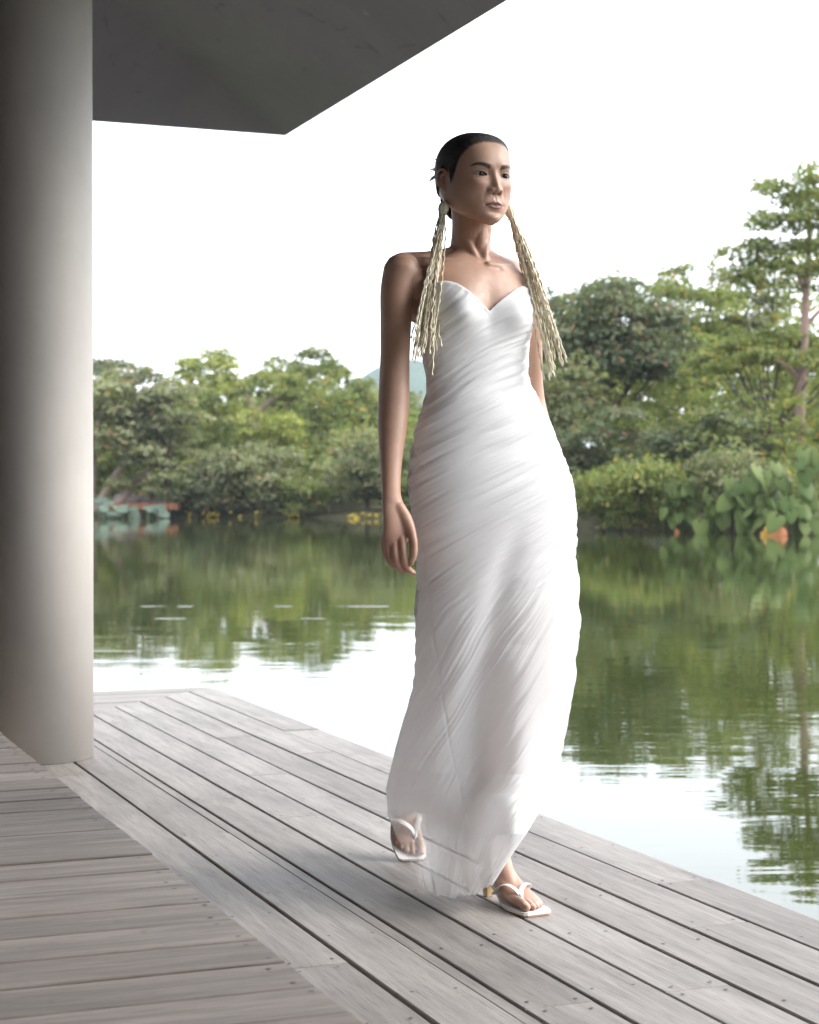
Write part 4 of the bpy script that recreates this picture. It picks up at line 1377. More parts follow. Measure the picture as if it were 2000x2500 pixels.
# ------------------------------------------------------------------ raffia earrings
def raffia_mat():
    m, nt, b = new_mat('cream_raffia')
    tc = nd(nt, 'ShaderNodeTexCoord')
    oi = nd(nt, 'ShaderNodeObjectInfo')
    n = noise_tex(nt, tc.outputs['Object'], 160, 4, 0.6)
    r = ramp(nt, n.outputs[0], [(0.3, (0.721, 0.654, 0.499)), (0.6, (0.848, 0.812, 0.696)), (0.8, (0.922, 0.905, 0.835))])
    rr = ramp(nt, oi.outputs['Random'], [(0, (0.82, 0.78, 0.68)), (1, (1.08, 1.06, 1.02))])
    c = mixc(nt, 1.0, r.outputs[0], rr.outputs[0], 'MULTIPLY')
    lk(nt, c, b.inputs['Base Color'])
    b.inputs['Roughness'].default_value = 0.55
    return m


M_RAFFIA = raffia_mat()


def strand_mesh(path, r, twist):
    """two plies twisted round each other along a path"""
    s = Soup()
    path = np.asarray(path, float)
    T = np.gradient(path, axis=0); T /= np.linalg.norm(T, axis=1)[:, None]
    A_ = np.cross(T, [0.2, 1, 0.1]); A_ /= np.linalg.norm(A_, axis=1)[:, None]; B_ = np.cross(T, A_)
    L = np.r_[0, np.cumsum(np.linalg.norm(np.diff(path, axis=0), axis=1))]
    for ph in (0, math.pi):
        an = twist * L + ph
        c_ = path + r * 0.75 * (np.cos(an)[:, None] * A_ + np.sin(an)[:, None] * B_)
        th = np.linspace(0, 2 * math.pi, 5, endpoint=False)
        R_ = c_[:, None] + r * 0.90 * (np.cos(th)[None, :, None] * A_[:, None] + np.sin(th)[None, :, None] * B_[:, None])
        s.rings(R_)
    return s


def earring(knot_px, ends, mid_bow, label, n_str, gather):
    e = empty('earring', (0, 0, 0))
    e.parent = person
    e.location = -person.location
    tag(e, label)
    kx, ky, kd = knot_px
    ks = Soup()
    # bound head of the tassel: loops of raffia over a knob
    gx, gy, gd = gather
    top = P(kx, ky, kd); ga = P(gx, gy, gd)
    for k in range(9):
        a0 = k / 9 * 2 * math.pi
        off = np.array([math.cos(a0), math.sin(a0), 0]) * 0.0072
        ks.tube([top + np.array([0, 0, 0.004]) + off * 0.2, top * 0.7 + ga * 0.3 + off * 1.05, top * 0.3 + ga * 0.7 + off * 0.95, ga + off * 0.5], [0.0035, 0.0050, 0.0046, 0.0030], 9, 5)
    ks.ball(top * 0.55 + ga * 0.45, (0.0075, 0.0075, 0.012))
    ax = ga - top; ax /= np.linalg.norm(ax)
    ring = [ga + 0.0080 * (math.cos(q) * np.cross(ax, [0, 1, 0]) + math.sin(q) * np.array([0, 1, 0])) for q in np.linspace(0, 2 * math.pi, 13)]
    ks.tube(ring, [0.0026] * 13, 8, 3, round_ends=False)
    ko = mesh_obj('bound_knob', np.vstack(ks.v), ks.f, M_RAFFIA, e, True)
    for k in range(n_str):
        u_ = (k + 0.5) / n_str
        (ax0, ay0, ad0), (ax1, ay1, ad1) = ends
        u2 = np.clip(u_ + rng.normal(0, 0.05), 0, 1)
        ex_, ey_, ed_ = ax0 + (ax1 - ax0) * u2, ay0 + (ay1 - ay0) * u2 + rng.normal(0, 22) - 26 * (rng.random() < 0.25), ad0 + (ad1 - ad0) * u2 + rng.normal(0, 0.012)
        t_ = np.linspace(0, 1, 70)
        a3 = P(gx, gy, gd); b3 = P(ex_, ey_, ed_)
        off = np.array([rng.normal(0, 0.0055), rng.normal(0, 0.0055), 0])
        path = a3 + np.outer(t_, b3 - a3) + np.outer(0.55 + 0.45 * np.minimum(t_ * 6, 1), off)
        path += np.outer(np.sin(math.pi * t_), np.array([mid_bow * (0.6 + 0.8 * rng.random()) + rng.normal(0, 0.004), 0, 0]))
        kw = 2 * math.pi * rng.uniform(9, 14); ph = rng.uniform(0, 6.28)
        amp = 0.0009 * (1 + 0.5 * np.sin(t_ * rng.uniform(5, 15))) * np.minimum(t_ * 6, 1)
        path[:, 0] += amp * np.sin(kw * t_ + ph); path[:, 1] += amp * np.cos(kw * t_ * 0.93 + ph)
        sm = strand_mesh(path, 0.00135, 130)
        mesh_obj('strand', np.vstack(sm.v), sm.f, M_RAFFIA, e, True)
    return e


earring((1084, 497, 4.165), ((1000, 858, 4.030), (1062, 846, 4.035)), -0.002, 'raffia tassel earring hanging over her bare right shoulder', 30, (1081, 522, 4.155))
# one strand of the near tassel hangs apart, over the bodice
stray = strand_mesh([P(1081 + 4 * math.sin(q * 40) * 0.5 - 12 * math.sin(q * 3.1) + (1077 - 1081) * q, 522 + (846 - 522) * q, 4.15 - 0.10 * q) for q in np.linspace(0, 1, 70)], 0.0015, 130)
ear_r = [o for o in person.children if o.name.startswith('earring')][0]
mesh_obj('strand', np.vstack(stray.v), stray.f, M_RAFFIA, ear_r, True)
earring((1241, 506, 4.235), ((1334, 905, 4.190), (1378, 880, 4.175)), 0.006, 'raffia tassel earring swinging out past her left arm', 28, (1250, 534, 4.22))

# ------------------------------------------------------------------ sandals
M_SANDAL = simple_mat('white_leather', (0.78, 0.77, 0.75), 0.38, 0.45)
M_SOLE = simple_mat('tan_leather', (0.38, 0.22, 0.13), 0.5, 0.4)
M_HEEL = simple_mat('pale_wood_heel', (0.62, 0.44, 0.24), 0.4, 0.4, 40, 0.15)


def sandal(T, s, label):
    e = empty('sandal', (0, 0, 0)); e.parent = person; e.location = -person.location
    tag(e, label)
    xs_ = np.linspace(-6, 244, 60)
    hw = spline([-6, 4, 20, 60, 100, 140, 170, 205, 232, 241, 244], [9, 20, 27, 26, 27, 36, 42, 41, 37, 33, 27], xs_)
    cy = spline([-6, 60, 120, 170, 244], [0, 2, 1, 0, -2], xs_) * s
    def slab(z0, z1, shrink):
        v = []; n = len(xs_)
        for zz in (z0, z1):
            for x, h, c in zip(xs_, hw, cy):
                v.append((x, c - h + shrink, sole_z(x) + zz)); v.append((x, c + h - shrink, sole_z(x) + zz))
        f = []
        for i in range(n - 1):
            a = 2 * i
            f.append((a, a + 1, a + 3, a + 2)); b = 2 * n + a
            f.append((b, b + 2, b + 3, b + 1))
            f.append((a, a + 2, b + 2, b)); f.append((a + 1, b + 1, b + 3, a + 3))
        f.append((0, 2 * n, 2 * n + 1, 1)); e_ = 2 * n - 2
        f.append((e_, e_ + 1, 2 * n + e_ + 1, 2 * n + e_))
        return T(np.array(v)), f
    v, f = slab(-6, 0.5, 0.0); mesh_obj('footbed', v, f, M_SANDAL, e)
    v, f = slab(-10, -6.1, 1.2); mesh_obj('outsole', v, f, M_SOLE, e)
    # block heel
    v = []
    for (x0, x1, h, z) in ((8, 24, 8.5, 0), (6, 27, 10.5, 20), (2, 34, 17, 50.5)):
        v += [(x0, -h, z), (x1, -h * 0.8, z), (x1, h * 0.8, z), (x0, h, z)]
    f = [(0, 3, 2, 1), (8, 9, 10, 11)] + [(4 * j + k, 4 * j + (k + 1) % 4, 4 * j + 4 + (k + 1) % 4, 4 * j + 4 + k) for j in (0, 1) for k in range(4)]
    mesh_obj('heel', T(np.array(v, float)), f, M_HEEL, e)
    # thong strap
    st = Soup()
    up = T(np.array([[0, 0, 1.0]]))[0] - T(np.array([[0, 0, 0.0]]))[0]; up = up / np.linalg.norm(up)
    def strap(pts, w): st.tube(T(np.array([(a, b * s, c) for a, b, c in pts], float)), np.array(w) * 0.00099, 14, 7, flat=0.22, flatdir=up)
    strap([(112, -37, 30), (130, -36, 46), (152, -29, 55), (176, -18, 46), (190, -15.5, 36)], [8, 8, 7.5, 6.5, 5])
    strap([(118, 39, 26), (136, 36, 41), (156, 20, 54), (176, -6, 47), (190, -15, 36)], [8, 8, 7.5, 6.5, 5])
    st.tube(T(np.array([(188, -15 * s, 38), (196, -15 * s, 28), (200, -15 * s, 10)], float)), np.array([4.2, 3.4, 3.2]) * 0.00099, 10, 4)
    mesh_obj('strap', np.vstack(st.v), st.f, M_SANDAL, e, True)


sandal(FT, 1, 'white thong sandal with pale block heel on the front foot')
sandal(BT, -1, 'white thong sandal on the trailing foot behind the tulle')

# ================================================================== far bank
def leaf_mat(name, c_dark, c_mid, c_light, warm=None):
    m, nt, b = new_mat(name)
    nt.nodes.remove(b)
    out = nt.nodes['Material Output']
    at = nd(nt, 'ShaderNodeAttribute', attribute_name='leaf')
    sep = nd(nt, 'ShaderNodeSeparateColor'); lk(nt, at.outputs['Color'], sep.inputs[0])
    r = ramp(nt, sep.outputs[0], [(0.0, c_dark), (0.5, c_mid), (1.0, c_light)])
    c = r.outputs[0]
    if warm:
        rw = ramp(nt, sep.outputs[1], [(0.93, 0.0), (0.95, 1.0)])
        c = mixc(nt, rw.outputs[0], c, warm)
    df = nd(nt, 'ShaderNodeBsdfDiffuse'); tl = nd(nt, 'ShaderNodeBsdfTranslucent'); gl = nd(nt, 'ShaderNodeBsdfGlossy')
    gl.inputs['Roughness'].default_value = 0.45; gl.inputs['Color'].default_value = (0.7, 0.75, 0.75, 1)
    lk(nt, c, df.inputs['Color'])
    tcol = mixc(nt, 1.0, c, (1.15, 1.25, 0.7), 'MULTIPLY'); lk(nt, tcol, tl.inputs['Color'])
    m1 = nd(nt, 'ShaderNodeMixShader'); m1.inputs[0].default_value = 0.45
    lk(nt, df.outputs[0], m1.inputs[1]); lk(nt, tl.outputs[0], m1.inputs[2])
    m2 = nd(nt, 'ShaderNodeMixShader'); m2.inputs[0].default_value = 0.02
    lk(nt, m1.outputs[0], m2.inputs[1]); lk(nt, gl.outputs[0], m2.inputs[2])
    lk(nt, m2.outputs[0], out.inputs['Surface'])
    return m


LM = {
    'sage': leaf_mat('sage_leaves', (0.126, 0.143, 0.076), (0.199, 0.214, 0.115), (0.294, 0.300, 0.171), (0.323, 0.195, 0.088)),
    'green': leaf_mat('green_leaves', (0.110, 0.136, 0.045), (0.183, 0.214, 0.071), (0.279, 0.305, 0.108), (0.368, 0.259, 0.063)),
    'lime': leaf_mat('lime_leaves', (0.147, 0.176, 0.045), (0.257, 0.279, 0.074), (0.368, 0.370, 0.121)),
    'dark': leaf_mat('dark_leaves', (0.080, 0.102, 0.057), (0.135, 0.158, 0.088), (0.214, 0.234, 0.139), (0.266, 0.143, 0.088)),
}
M_BARKD = simple_mat('dark_bark', (0.085, 0.068, 0.052), 0.9, 0.1, 2.5, 0.3)
M_BARK = simple_mat('pale_bark', (0.26, 0.20, 0.155), 0.85, 0.15, 2.5, 0.3)
M_BARK2 = simple_mat('pinkish_bark', (0.24, 0.165, 0.135), 0.85, 0.15, 2.5, 0.3)


def crown_arrays(seed, blobs, leaf, per, flat=0.7, droop=0.0):
    """leaves scattered over uneven clumps; blobs = [(x, y, z, r)]"""
    g = np.random.default_rng(seed)
    vs, at = [], []
    for (bx, by, bz, br) in blobs:
        n = int(per * 4.2 * br * br)
        if n < 6: n = 6
        d = g.normal(0, 1, (n, 3)); d /= np.linalg.norm(d, axis=1)[:, None]
        d[:, 2] = np.where(d[:, 2] < -0.25, -d[:, 2] * 0.6, d[:, 2])
        rad = br * (0.55 + 0.5 * g.random(n) ** 0.6) * (1 + 0.22 * np.sin(d[:, 0] * 4 + bx * 3) * np.sin(d[:, 1] * 5 + by) + 0.15 * g.normal(0, 1, n))
        p = d * rad[:, None]; p[:, 2] *= flat
        p += (bx, by, bz)
        # leaf sprays: quads facing roughly outward and up
        nrm = d * 0.6 + np.array([0, 0, 0.75]) + g.normal(0, 0.5, (n, 3)); nrm /= np.linalg.norm(nrm, axis=1)[:, None]
        a = np.cross(nrm, g.normal(0, 1, (n, 3))); a /= np.linalg.norm(a, axis=1)[:, None]; b = np.cross(nrm, a)
        sz = leaf * 0.62 * (0.55 + 0.9 * g.random(n)); w = sz * (0.38 + 0.3 * g.random(n))
        q = np.stack([p - a * sz[:, None], p + b * w[:, None] * 0.9 - a * sz[:, None] * 0.1, p + a * sz[:, None] - nrm * (droop * sz)[:, None], p - b * w[:, None] * 0.9 - a * sz[:, None] * 0.1], 1)
        vs.append(q.reshape(-1, 3))
        tone = np.clip(0.5 + 0.22 * g.normal(0, 1) + 0.17 * g.normal(0, 1, n), 0, 1)
        warm = g.random(n)
        at.append(np.repeat(np.stack([tone, warm, tone * 0], 1), 4, axis=0))
    v = np.vstack(vs); a_ = np.vstack(at)
    f = np.arange(len(v)).reshape(-1, 4)
    return v, f, a_


def make_blobs(seed, W, Hh, n, style='round'):
    """clump centres for a crown W wide, Hh tall, base of crown at z = 0"""
    g = np.random.default_rng(seed)
    out = []
    for k in range(n):
        if style == 'layer':          # flat tiers
            tier = g.integers(0, 4); z = Hh * (0.15 + 0.25 * tier) + g.normal(0, 0.075 * Hh)
            rr = W / 2 * (1.0 - 0.16 * tier) * math.sqrt(g.random())
            a = g.random() * 6.283
            out.append((rr * math.cos(a), rr * math.sin(a) * 0.8, z, W * g.uniform(0.09, 0.16)))
        elif style == 'umbrella':
            a = g.random() * 6.283; rr = W / 2 * math.sqrt(g.random())
            out.append((rr * math.cos(a), rr * math.sin(a) * 0.8, Hh * (0.92 - 0.55 * (rr / (W / 2)) ** 2) * g.uniform(0.8, 1.0), W * g.uniform(0.09, 0.14)))
        else:
            d = g.normal(0, 1, 3); d /= np.linalg.norm(d); rad = g.random() ** 0.4
            z = Hh * (0.5 + 0.48 * d[2] * rad)
            out.append((W / 2 * d[0] * rad * 0.9, W / 2 * d[1] * rad * 0.75, z, W * g.uniform(0.10, 0.19)))
    return out


def limb_soup(pts_list):
    s = Soup()
    for pts, rad in pts_list:
        s.tube(pts, rad, 9, 5, round_ends=False)
    return s


WZ = WATER_Z


def ground_z(X, Y):
    """height of the bank at a place"""
    return WZ + 0.25 + max(0.0, (Y - shore_y(X)) * 0.035)


SHX = np.array([-60, -18, -8, -2, 3, 6.5, 9, 12, 16, 30], float)
SHY = np.array([98, 97, 96, 93, 84, 68, 63, 59, 56, 52], float)


def shore_y(X):
    return float(np.interp(X, SHX, SHY))


# bank terrain: rises slowly behind the waterline
bx = np.linspace(-90, 70, 81); bt = np.array([-1.2, 0.0, 0.8, 2.5, 6, 12, 25, 45, 80, 130, 220])
bv = []
for t_ in bt:
    for x in bx:
        y = shore_y(x) + t_ + 0.5 * math.sin(x * 1.7) * (t_ < 3)
        z = WZ + (-0.4 if t_ < 0 else 0.02 if t_ == 0 else 0.25 + t_ * 0.035 + 0.25 * float(fbm2(x * 0.21, y * 0.21, 2)))
        bv.append((x, y, z))
bank = mesh_obj('bank', np.array(bv), grid_faces(len(bt), len(bx), False), M_EARTH, None, True)
tag(bank, kind='structure')

# a blue hill far behind
hv = []; hn, hm = 40, 14
for i in range(hm):
    for k in range(hn):
        x = -330 + 620 * k / (hn - 1); t_ = i / (hm - 1)
        prof = 102.5 * math.exp(-(x / 100.0) ** 2)
        z = WZ + prof * (1 - (1 - t_) ** 2) * (1 + 0.06 * float(fbm2(k * 0.5, i * 0.5, 3)))
        hv.append((x, 1150 + 250 * t_, z))
M_HILL = simple_mat('distant_wooded_hill', (0.055, 0.085, 0.055), 0.95, 0.05, 0.02, 0.3)
hill = mesh_obj('hill', np.array(hv), grid_faces(hm, hn, False), M_HILL, None, True)
tag(hill, kind='structure')


def px_x(px, D): return (px - 1000) / FPX * D


def px_z(py, D): return CAMH + (1200 - py) / FPX * D


def tree(name, label, px, D, top, base, wpx, kind, style, seed, trunk, group=None, nb=34, leaf=0.27, per=40, flat=0.7, mat_b=None):
    """px, top, base (crown) and width in photo pixels at distance D; trunk: list of limbs [(pts in (px, py, dD)), radii m]"""
    X = px_x(px, D); gz = ground_z(X, D)
    root = empty(name, (X, D, gz))
    tag(root, label, 'tree' if 'tree' in name else 'bush', group)
    W = wpx / FPX * D; z1 = px_z(top, D); z0 = px_z(base, D)
    bl = make_blobs(seed, W, max(0.5, z1 - z0), nb, style)
    v, f, a_ = crown_arrays(seed + 1, bl, leaf, per, flat)
    # trim so that the top of the crown meets the outline in the photograph
    v[:, 2] += z0 - gz
    cr = mesh_obj('crown' if 'tree' in name else 'foliage', v, f, LM[kind], root)
    add_attr(cr, 'leaf', a_)
    ls = []
    if trunk:
        for pts, rad in trunk:
            ls.append(([np.array([px_x(a, D + d), D + d, px_z(b, D + d)]) - np.array([X, D, gz]) for a, b, d in pts], rad))
    else:
        h = z0 - gz + (z1 - z0) * 0.45
        g = np.random.default_rng(seed + 5)
        ls.append(([np.array([0, 0, -0.3]), np.array([g.normal(0, 0.15), 0, h * 0.5]), np.array([g.normal(0, 0.3), 0, h])], [0.014 * W + 0.05, 0.011 * W + 0.04, 0.04]))
        for (qx, qy, qz, qr) in bl[::4]:
            ls.append(([np.array([0, 0, h * 0.45]), np.array([qx * 0.5, qy * 0.5, (h * 0.45 + qz + z0 - gz) / 2 + 0.1]), np.array([qx, qy, qz + z0 - gz])], [0.007 * W + 0.03, 0.005 * W + 0.02, 0.015]))
    s = limb_soup(ls)
    mesh_obj('trunk', np.vstack(s.v), s.f, mat_b or (M_BARK if trunk else M_BARKD), root, True)
    return root


# ---- trees one can tell apart, left of the woman
tree('leaning_tree', 'tree with bare leaning trunks beside the column over the water', 300, 99, 890, 1150, 330, 'sage', 'round', 11,
     [([(222, 1262, 0), (225, 1180, 0), (232, 1090, 0.5), (250, 1000, 1)], [0.28, 0.24, 0.18, 0.1]), ([(228, 1262, 0), (270, 1180, 0), (318, 1115, 0.5), (380, 1050, 1)], [0.25, 0.22, 0.17, 0.08]),
      ([(258, 1258, -1), (300, 1218, -1), (345, 1165, -0.5), (400, 1120, 0)], [0.22, 0.2, 0.16, 0.06])], nb=46)
tree('acacia_tree', 'grey green layered tree hanging over the small rust red jetty', 405, 98, 945, 1230, 300, 'sage', 'layer', 22, None, nb=50, flat=0.5)
tree('lime_tree', 'bright yellow green tree crown on the skyline left of the umbrella tree', 520, 118, 862, 1060, 240, 'lime', 'round', 33, None, nb=34)
tree('umbrella_tree', 'small umbrella shaped tree with a pale forked trunk on the slope', 655, 108, 905, 1010, 260, 'green', 'umbrella', 44,
     [([(627, 1060, 0), (629, 1005, 0)], [0.30, 0.26]), ([(629, 1008, 0), (612, 985, 0), (598, 955, 0)], [0.2, 0.15, 0.06]), ([(629, 1008, 0), (665, 975, 0), (718, 945, 0), (745, 930, 0)], [0.22, 0.17, 0.12, 0.05])], nb=34, leaf=0.26)
tree('tall_tree', 'tallest crown on the skyline between the column and the woman', 745, 125, 836, 1010, 250, 'green', 'umbrella', 55, None, nb=40)
tree('round_tree', 'rounded green tree sloping down towards the distant blue hill', 880, 122, 905, 1090, 200, 'green', 'round', 66, None, nb=34)
tree('broad_tree', 'dark broad tree at the left end of the skyline beside the column', 250, 126, 878, 1060, 220, 'dark', 'round', 77, None, nb=34)
tree('grey_bush', 'large grey green bush arching down to the water mid bank', 610, 97, 1085, 1262, 300, 'sage', 'round', 88, None, nb=60, leaf=0.24, per=34)
tree('lime_bush', 'bright lime bush under the umbrella shaped tree', 650, 104, 1005, 1110, 190, 'lime', 'round', 99, None, nb=30, leaf=0.24)
tree('willowy_bush', 'pale sage bush behind the hanging hand', 900, 96, 1045, 1262, 290, 'sage', 'round', 111, None, nb=56, leaf=0.24, per=34)
tree('leafy_bush', 'fresh green bush at the waterline between the two large bushes', 745, 95, 1160, 1266, 170, 'green', 'round', 122, None, nb=30, leaf=0.22, per=36)
tree('dark_bush', 'dark green bush at the water beside the jetty', 475, 96, 1150, 1262, 150, 'dark', 'round', 133, None, nb=30, leaf=0.22, per=36)
# ---- right of the woman
tree('spreading_tree', 'dense dark spreading tree directly right of the bodice', 1470, 74, 668, 1010, 420, 'dark', 'round', 144, None, nb=70, leaf=0.24)
tree('fine_tree', 'fine leaved tree in the middle of the right bank skyline', 1700, 82, 628, 1000, 330, 'green', 'round', 155, None, nb=56, leaf=0.22)
tree('open_tree', 'tall open tree with a pinkish trunk at the right edge', 1935, 66, 440, 720, 330, 'green', 'layer', 167,
     [([(1950, 1140, 0), (1953, 1020, 0), (1957, 930, 0), (1962, 840, 0), (1968, 700, 0), (1975, 560, 0), (1965, 470, 0)], [0.24, 0.2, 0.19, 0.17, 0.13, 0.08, 0.03]),
      ([(1957, 930, 0), (1915, 890, 0), (1860, 870, 0)], [0.12, 0.08, 0.04]), ([(1966, 720, 0), (1930, 640, 0), (1880, 590, 0)], [0.1, 0.07, 0.03]), ([(1962, 800, 0), (2020, 740, 0), (2070, 700, 0)], [0.1, 0.07, 0.03])],
     nb=90, leaf=0.17, per=60, mat_b=M_BARK2)
tree('shelf_tree', 'low tree with flat shelves of leaves below the tall open tree', 1880, 67, 800, 950, 380, 'green', 'umbrella', 177, None, nb=60, leaf=0.17, per=60, flat=0.5)
tree('pale_tree', 'pale green crown on the skyline just right of her shoulder', 1400, 90, 715, 960, 260, 'lime', 'round', 188, None, nb=36, leaf=0.26)
tree('sage_tree', 'green crown rising behind the tall open tree', 1850, 84, 600, 900, 240, 'sage', 'round', 199, None, nb=40, leaf=0.24)
tree('blue_bush', 'blue green bush low on the right bank beside the hip', 1470, 66, 985, 1290, 330, 'dark', 'round', 210, None, nb=64, leaf=0.20, per=44)
tree('tangled_bush', 'tangled olive bush at the right waterline', 1560, 62, 1130, 1300, 330, 'green', 'round', 221, None, nb=60, leaf=0.15, per=70)
tree('dense_bush', 'dark bush in the shade under the shelf leaved tree', 1740, 64, 990, 1220, 330, 'dark', 'round', 232, None, nb=60, leaf=0.20, per=44)
tree('dry_bush', 'dry brownish green bush behind the big heart shaped leaves', 1790, 60, 1100, 1250, 260, 'sage', 'round', 243, None, nb=44, leaf=0.14, per=70)
tree('sage_bush', 'sage green bush seen just right of her left arm', 1370, 70, 850, 1100, 220, 'sage', 'round', 254, None, nb=44, leaf=0.22, per=36)

# ---- the wood behind them, one green mass
gw = np.random.default_rng(5)
wv, wa = [], []
spots = []
for k in range(30):
    px = 150 + 900 * (k + gw.random()) / 30; spots.append((px, gw.uniform(108, 150), np.interp(px, [150, 400, 600, 750, 900, 1050], [925, 920, 895, 880, 905, 935]) + gw.uniform(0, 60), 210))
for k in range(26):
    px = 1250 + 850 * (k + gw.random()) / 26; spots.append((px, gw.uniform(76, 100), np.interp(px, [1250, 1400, 1500, 1700, 1850, 2100], [790, 745, 715, 680, 650, 610]) + gw.uniform(0, 70), 210))
for k in range(26):      # low growth along the water
    px = 180 + 900 * (k + gw.random()) / 26; spots.append((px, gw.uniform(97, 104) + (5 if px < 430 else 0), gw.uniform(1080, 1190), 150))
for k in range(24):      # middle heights
    px = 180 + 880 * (k + gw.random()) / 24; spots.append((px, gw.uniform(104, 112), gw.uniform(990, 1080), 180))
for k in range(26):
    px = 1300 + 800 * (k + gw.random()) / 26; spots.append((px, gw.uniform(70, 78), gw.uniform(790, 990), 200))
for k in range(20):
    px = 1280 + 820 * (k + gw.random()) / 20; spots.append((px, gw.uniform(86, 96), gw.uniform(740, 880), 230))
for k in range(22):
    px = 1330 + 760 * (k + gw.random()) / 22; d0 = shore_y(px_x(px, 62)); spots.append((px, d0 + gw.uniform(1.0, 5), gw.uniform(1040, 1180), 150))
for k in range(9):
    px = 1680 + 380 * (k + gw.random()) / 9; spots.append((px, gw.uniform(62.5, 65.5), gw.uniform(900, 1010), 190))
for k in range(6):
    px = 1890 + 230 * (k + gw.random()) / 6; spots.append((px, gw.uniform(69, 75), gw.uniform(540, 680), 190))
for k in range(22):      # the bank goes on behind the column
    px = -650 + 820 * (k + gw.random()) / 22; spots.append((px, gw.uniform(108, 140), gw.uniform(900, 1010), 230))
for k in range(12):
    px = -650 + 800 * (k + gw.random()) / 12; spots.append((px, gw.uniform(101, 107), gw.uniform(1060, 1160), 210))
for k in range(12):
    px = 1000 + 330 * (k + gw.random()) / 12; d0 = shore_y(px_x(px, 80)); spots.append((px, d0 + gw.uniform(2.0, 14), gw.uniform(960, 1150), 170))
for k, (px, D, top, wpx) in enumerate(spots):
    X = px_x(px, D); gz = ground_z(X, D); z1 = px_z(top, D); W = wpx / FPX * D
    bl = make_blobs(900 + k, W, max(0.8, z1 - gz), 26, 'round')
    v, f, a_ = crown_arrays(1200 + k, bl, 0.26 * D / 110 + 0.06, 17, 0.75)
    v += (X, D, gz)
    a_[:, 0] = np.clip(a_[:, 0] * 0.75 + gw.uniform(-0.12, 0.25), 0, 1)
    wv.append(v); wa.append(a_)
wv = np.vstack(wv)
wood = mesh_obj('wood', wv, np.arange(len(wv)).reshape(-1, 4), LM['green'])
add_attr(wood, 'leaf', np.vstack(wa))
tag(wood, 'mass of green woodland and undergrowth along the far bank', 'woodland', kind='stuff')

# ---- big heart-shaped leaves on the right bank
def taro_mat(name, c1, c2):
    m, nt, b = new_mat(name)
    oi = nd(nt, 'ShaderNodeObjectInfo')
    r = ramp(nt, oi.outputs['Random'], [(0, c1), (1, c2)])
    lk(nt, r.outputs[0], b.inputs['Base Color'])
    b.inputs['Roughness'].default_value = 0.6
    b.inputs['Specular IOR Level'].default_value = 0.15
    return m


M_TARO = taro_mat('taro_leaf', (0.050, 0.080, 0.020), (0.115, 0.150, 0.045))
M_TAROY = taro_mat('yellow_leaf', (0.42, 0.26, 0.05), (0.50, 0.20, 0.10))
M_STEM = simple_mat('leaf_stem', (0.10, 0.13, 0.05), 0.6)


def heart_mesh():
    """a heart-shaped blade, tip at -z, attached at the origin, folded a little on its midrib"""
    n = 9; v = []; f = []
    for i in range(n):
        t_ = i / (n - 1)
        w_ = 0.36 * math.sin(math.pi * min(1, 0.16 + 0.84 * (1 - t_) ** 0.75)) ** 0.8 if t_ < 1 else 0.0
        w_ = [0.22, 0.34, 0.39, 0.38, 0.34, 0.28, 0.20, 0.10, 0.0][i]
        z = [0.22, 0.14, 0.02, -0.12, -0.26, -0.40, -0.54, -0.66, -0.74][i]
        v += [(-w_, 0.10 * w_ + 0.05 * t_ * t_, z + (0.03 if i == 0 else 0)), (-w_ * 0.5, 0.03 * w_ - 0.02, z), (0, -0.05 + 0.10 * t_ * t_, z - (0.16 if i == 0 else 0)), (w_ * 0.5, 0.03 * w_ - 0.02, z), (w_, 0.10 * w_ + 0.05 * t_ * t_, z + (0.03 if i == 0 else 0))]
    for i in range(n - 1):
        for k in range(4):
            a = i * 5 + k
            f.append((a, a + 1, a + 6, a + 5))
    me = bpy.data.meshes.new('leaf'); me.from_pydata(v, [], f); me.update()
    me.polygons.foreach_set('use_smooth', [True] * len(me.polygons))
    return me


LEAFM = heart_mesh(); LEAFM.materials.append(M_TARO)
LEAFY = LEAFM.copy(); LEAFY.materials.clear(); LEAFY.materials.append(M_TAROY)
gt = np.random.default_rng(12)
taro_spots = [(1960, 57.5, 1095, 1300, 'tallest clump of heart shaped leaves at the right edge of the frame'), (1885, 58, 1130, 1305, 'clump of large heart shaped leaves left of the tallest leafy clump'), (1825, 58.5, 1165, 1300, 'heart leaved clump in the middle of the leafy row by the water'),
              (1745, 60, 1190, 1298, 'lower heart leaved clump below the dry brownish bush'), (1665, 61, 1170, 1296, 'leftmost clump of heart shaped leaves on the right bank'), (1940, 56.8, 1215, 1308, 'low heart leaved clump touching the water near the orange leaves')]
for ti, (px, D, top, bot, lab) in enumerate(taro_spots):
    X = px_x(px, D); zb = px_z(bot, D); zt = px_z(top, D)
    root = empty('heart_leaf_plant', (X, D, zb)); tag(root, lab, 'plant', 'heart leaved plants on the right bank')
    ss = Soup()
    nl = 22 if ti < 3 else 15
    for k in range(nl):
        hz_ = (zt - zb) * (0.18 + 0.80 * (k + gt.random()) / nl); dx = gt.normal(0, 0.46); dy = -0.2 - gt.random() * 0.7
        s_ = gt.uniform(0.7, 1.25) * 0.66
        o = bpy.data.objects.new('leaf', LEAFM); COL.objects.link(o); o.parent = root
        o.location = (dx, dy, hz_); o.scale = (s_, s_, s_)
        o.rotation_euler = (gt.uniform(-0.75, -0.1), gt.normal(0, 0.35), gt.normal(0, 0.6))
        ss.tube([np.array([dx * 0.15, 0, -0.1]), np.array([dx * 0.5, dy * 0.35, hz_ * 0.6]), np.array([dx, dy + 0.02, hz_])], [0.03, 0.022, 0.015], 6, 4, round_ends=False)
    mesh_obj('stem', np.vstack(ss.v), ss.f, M_STEM, root, True)
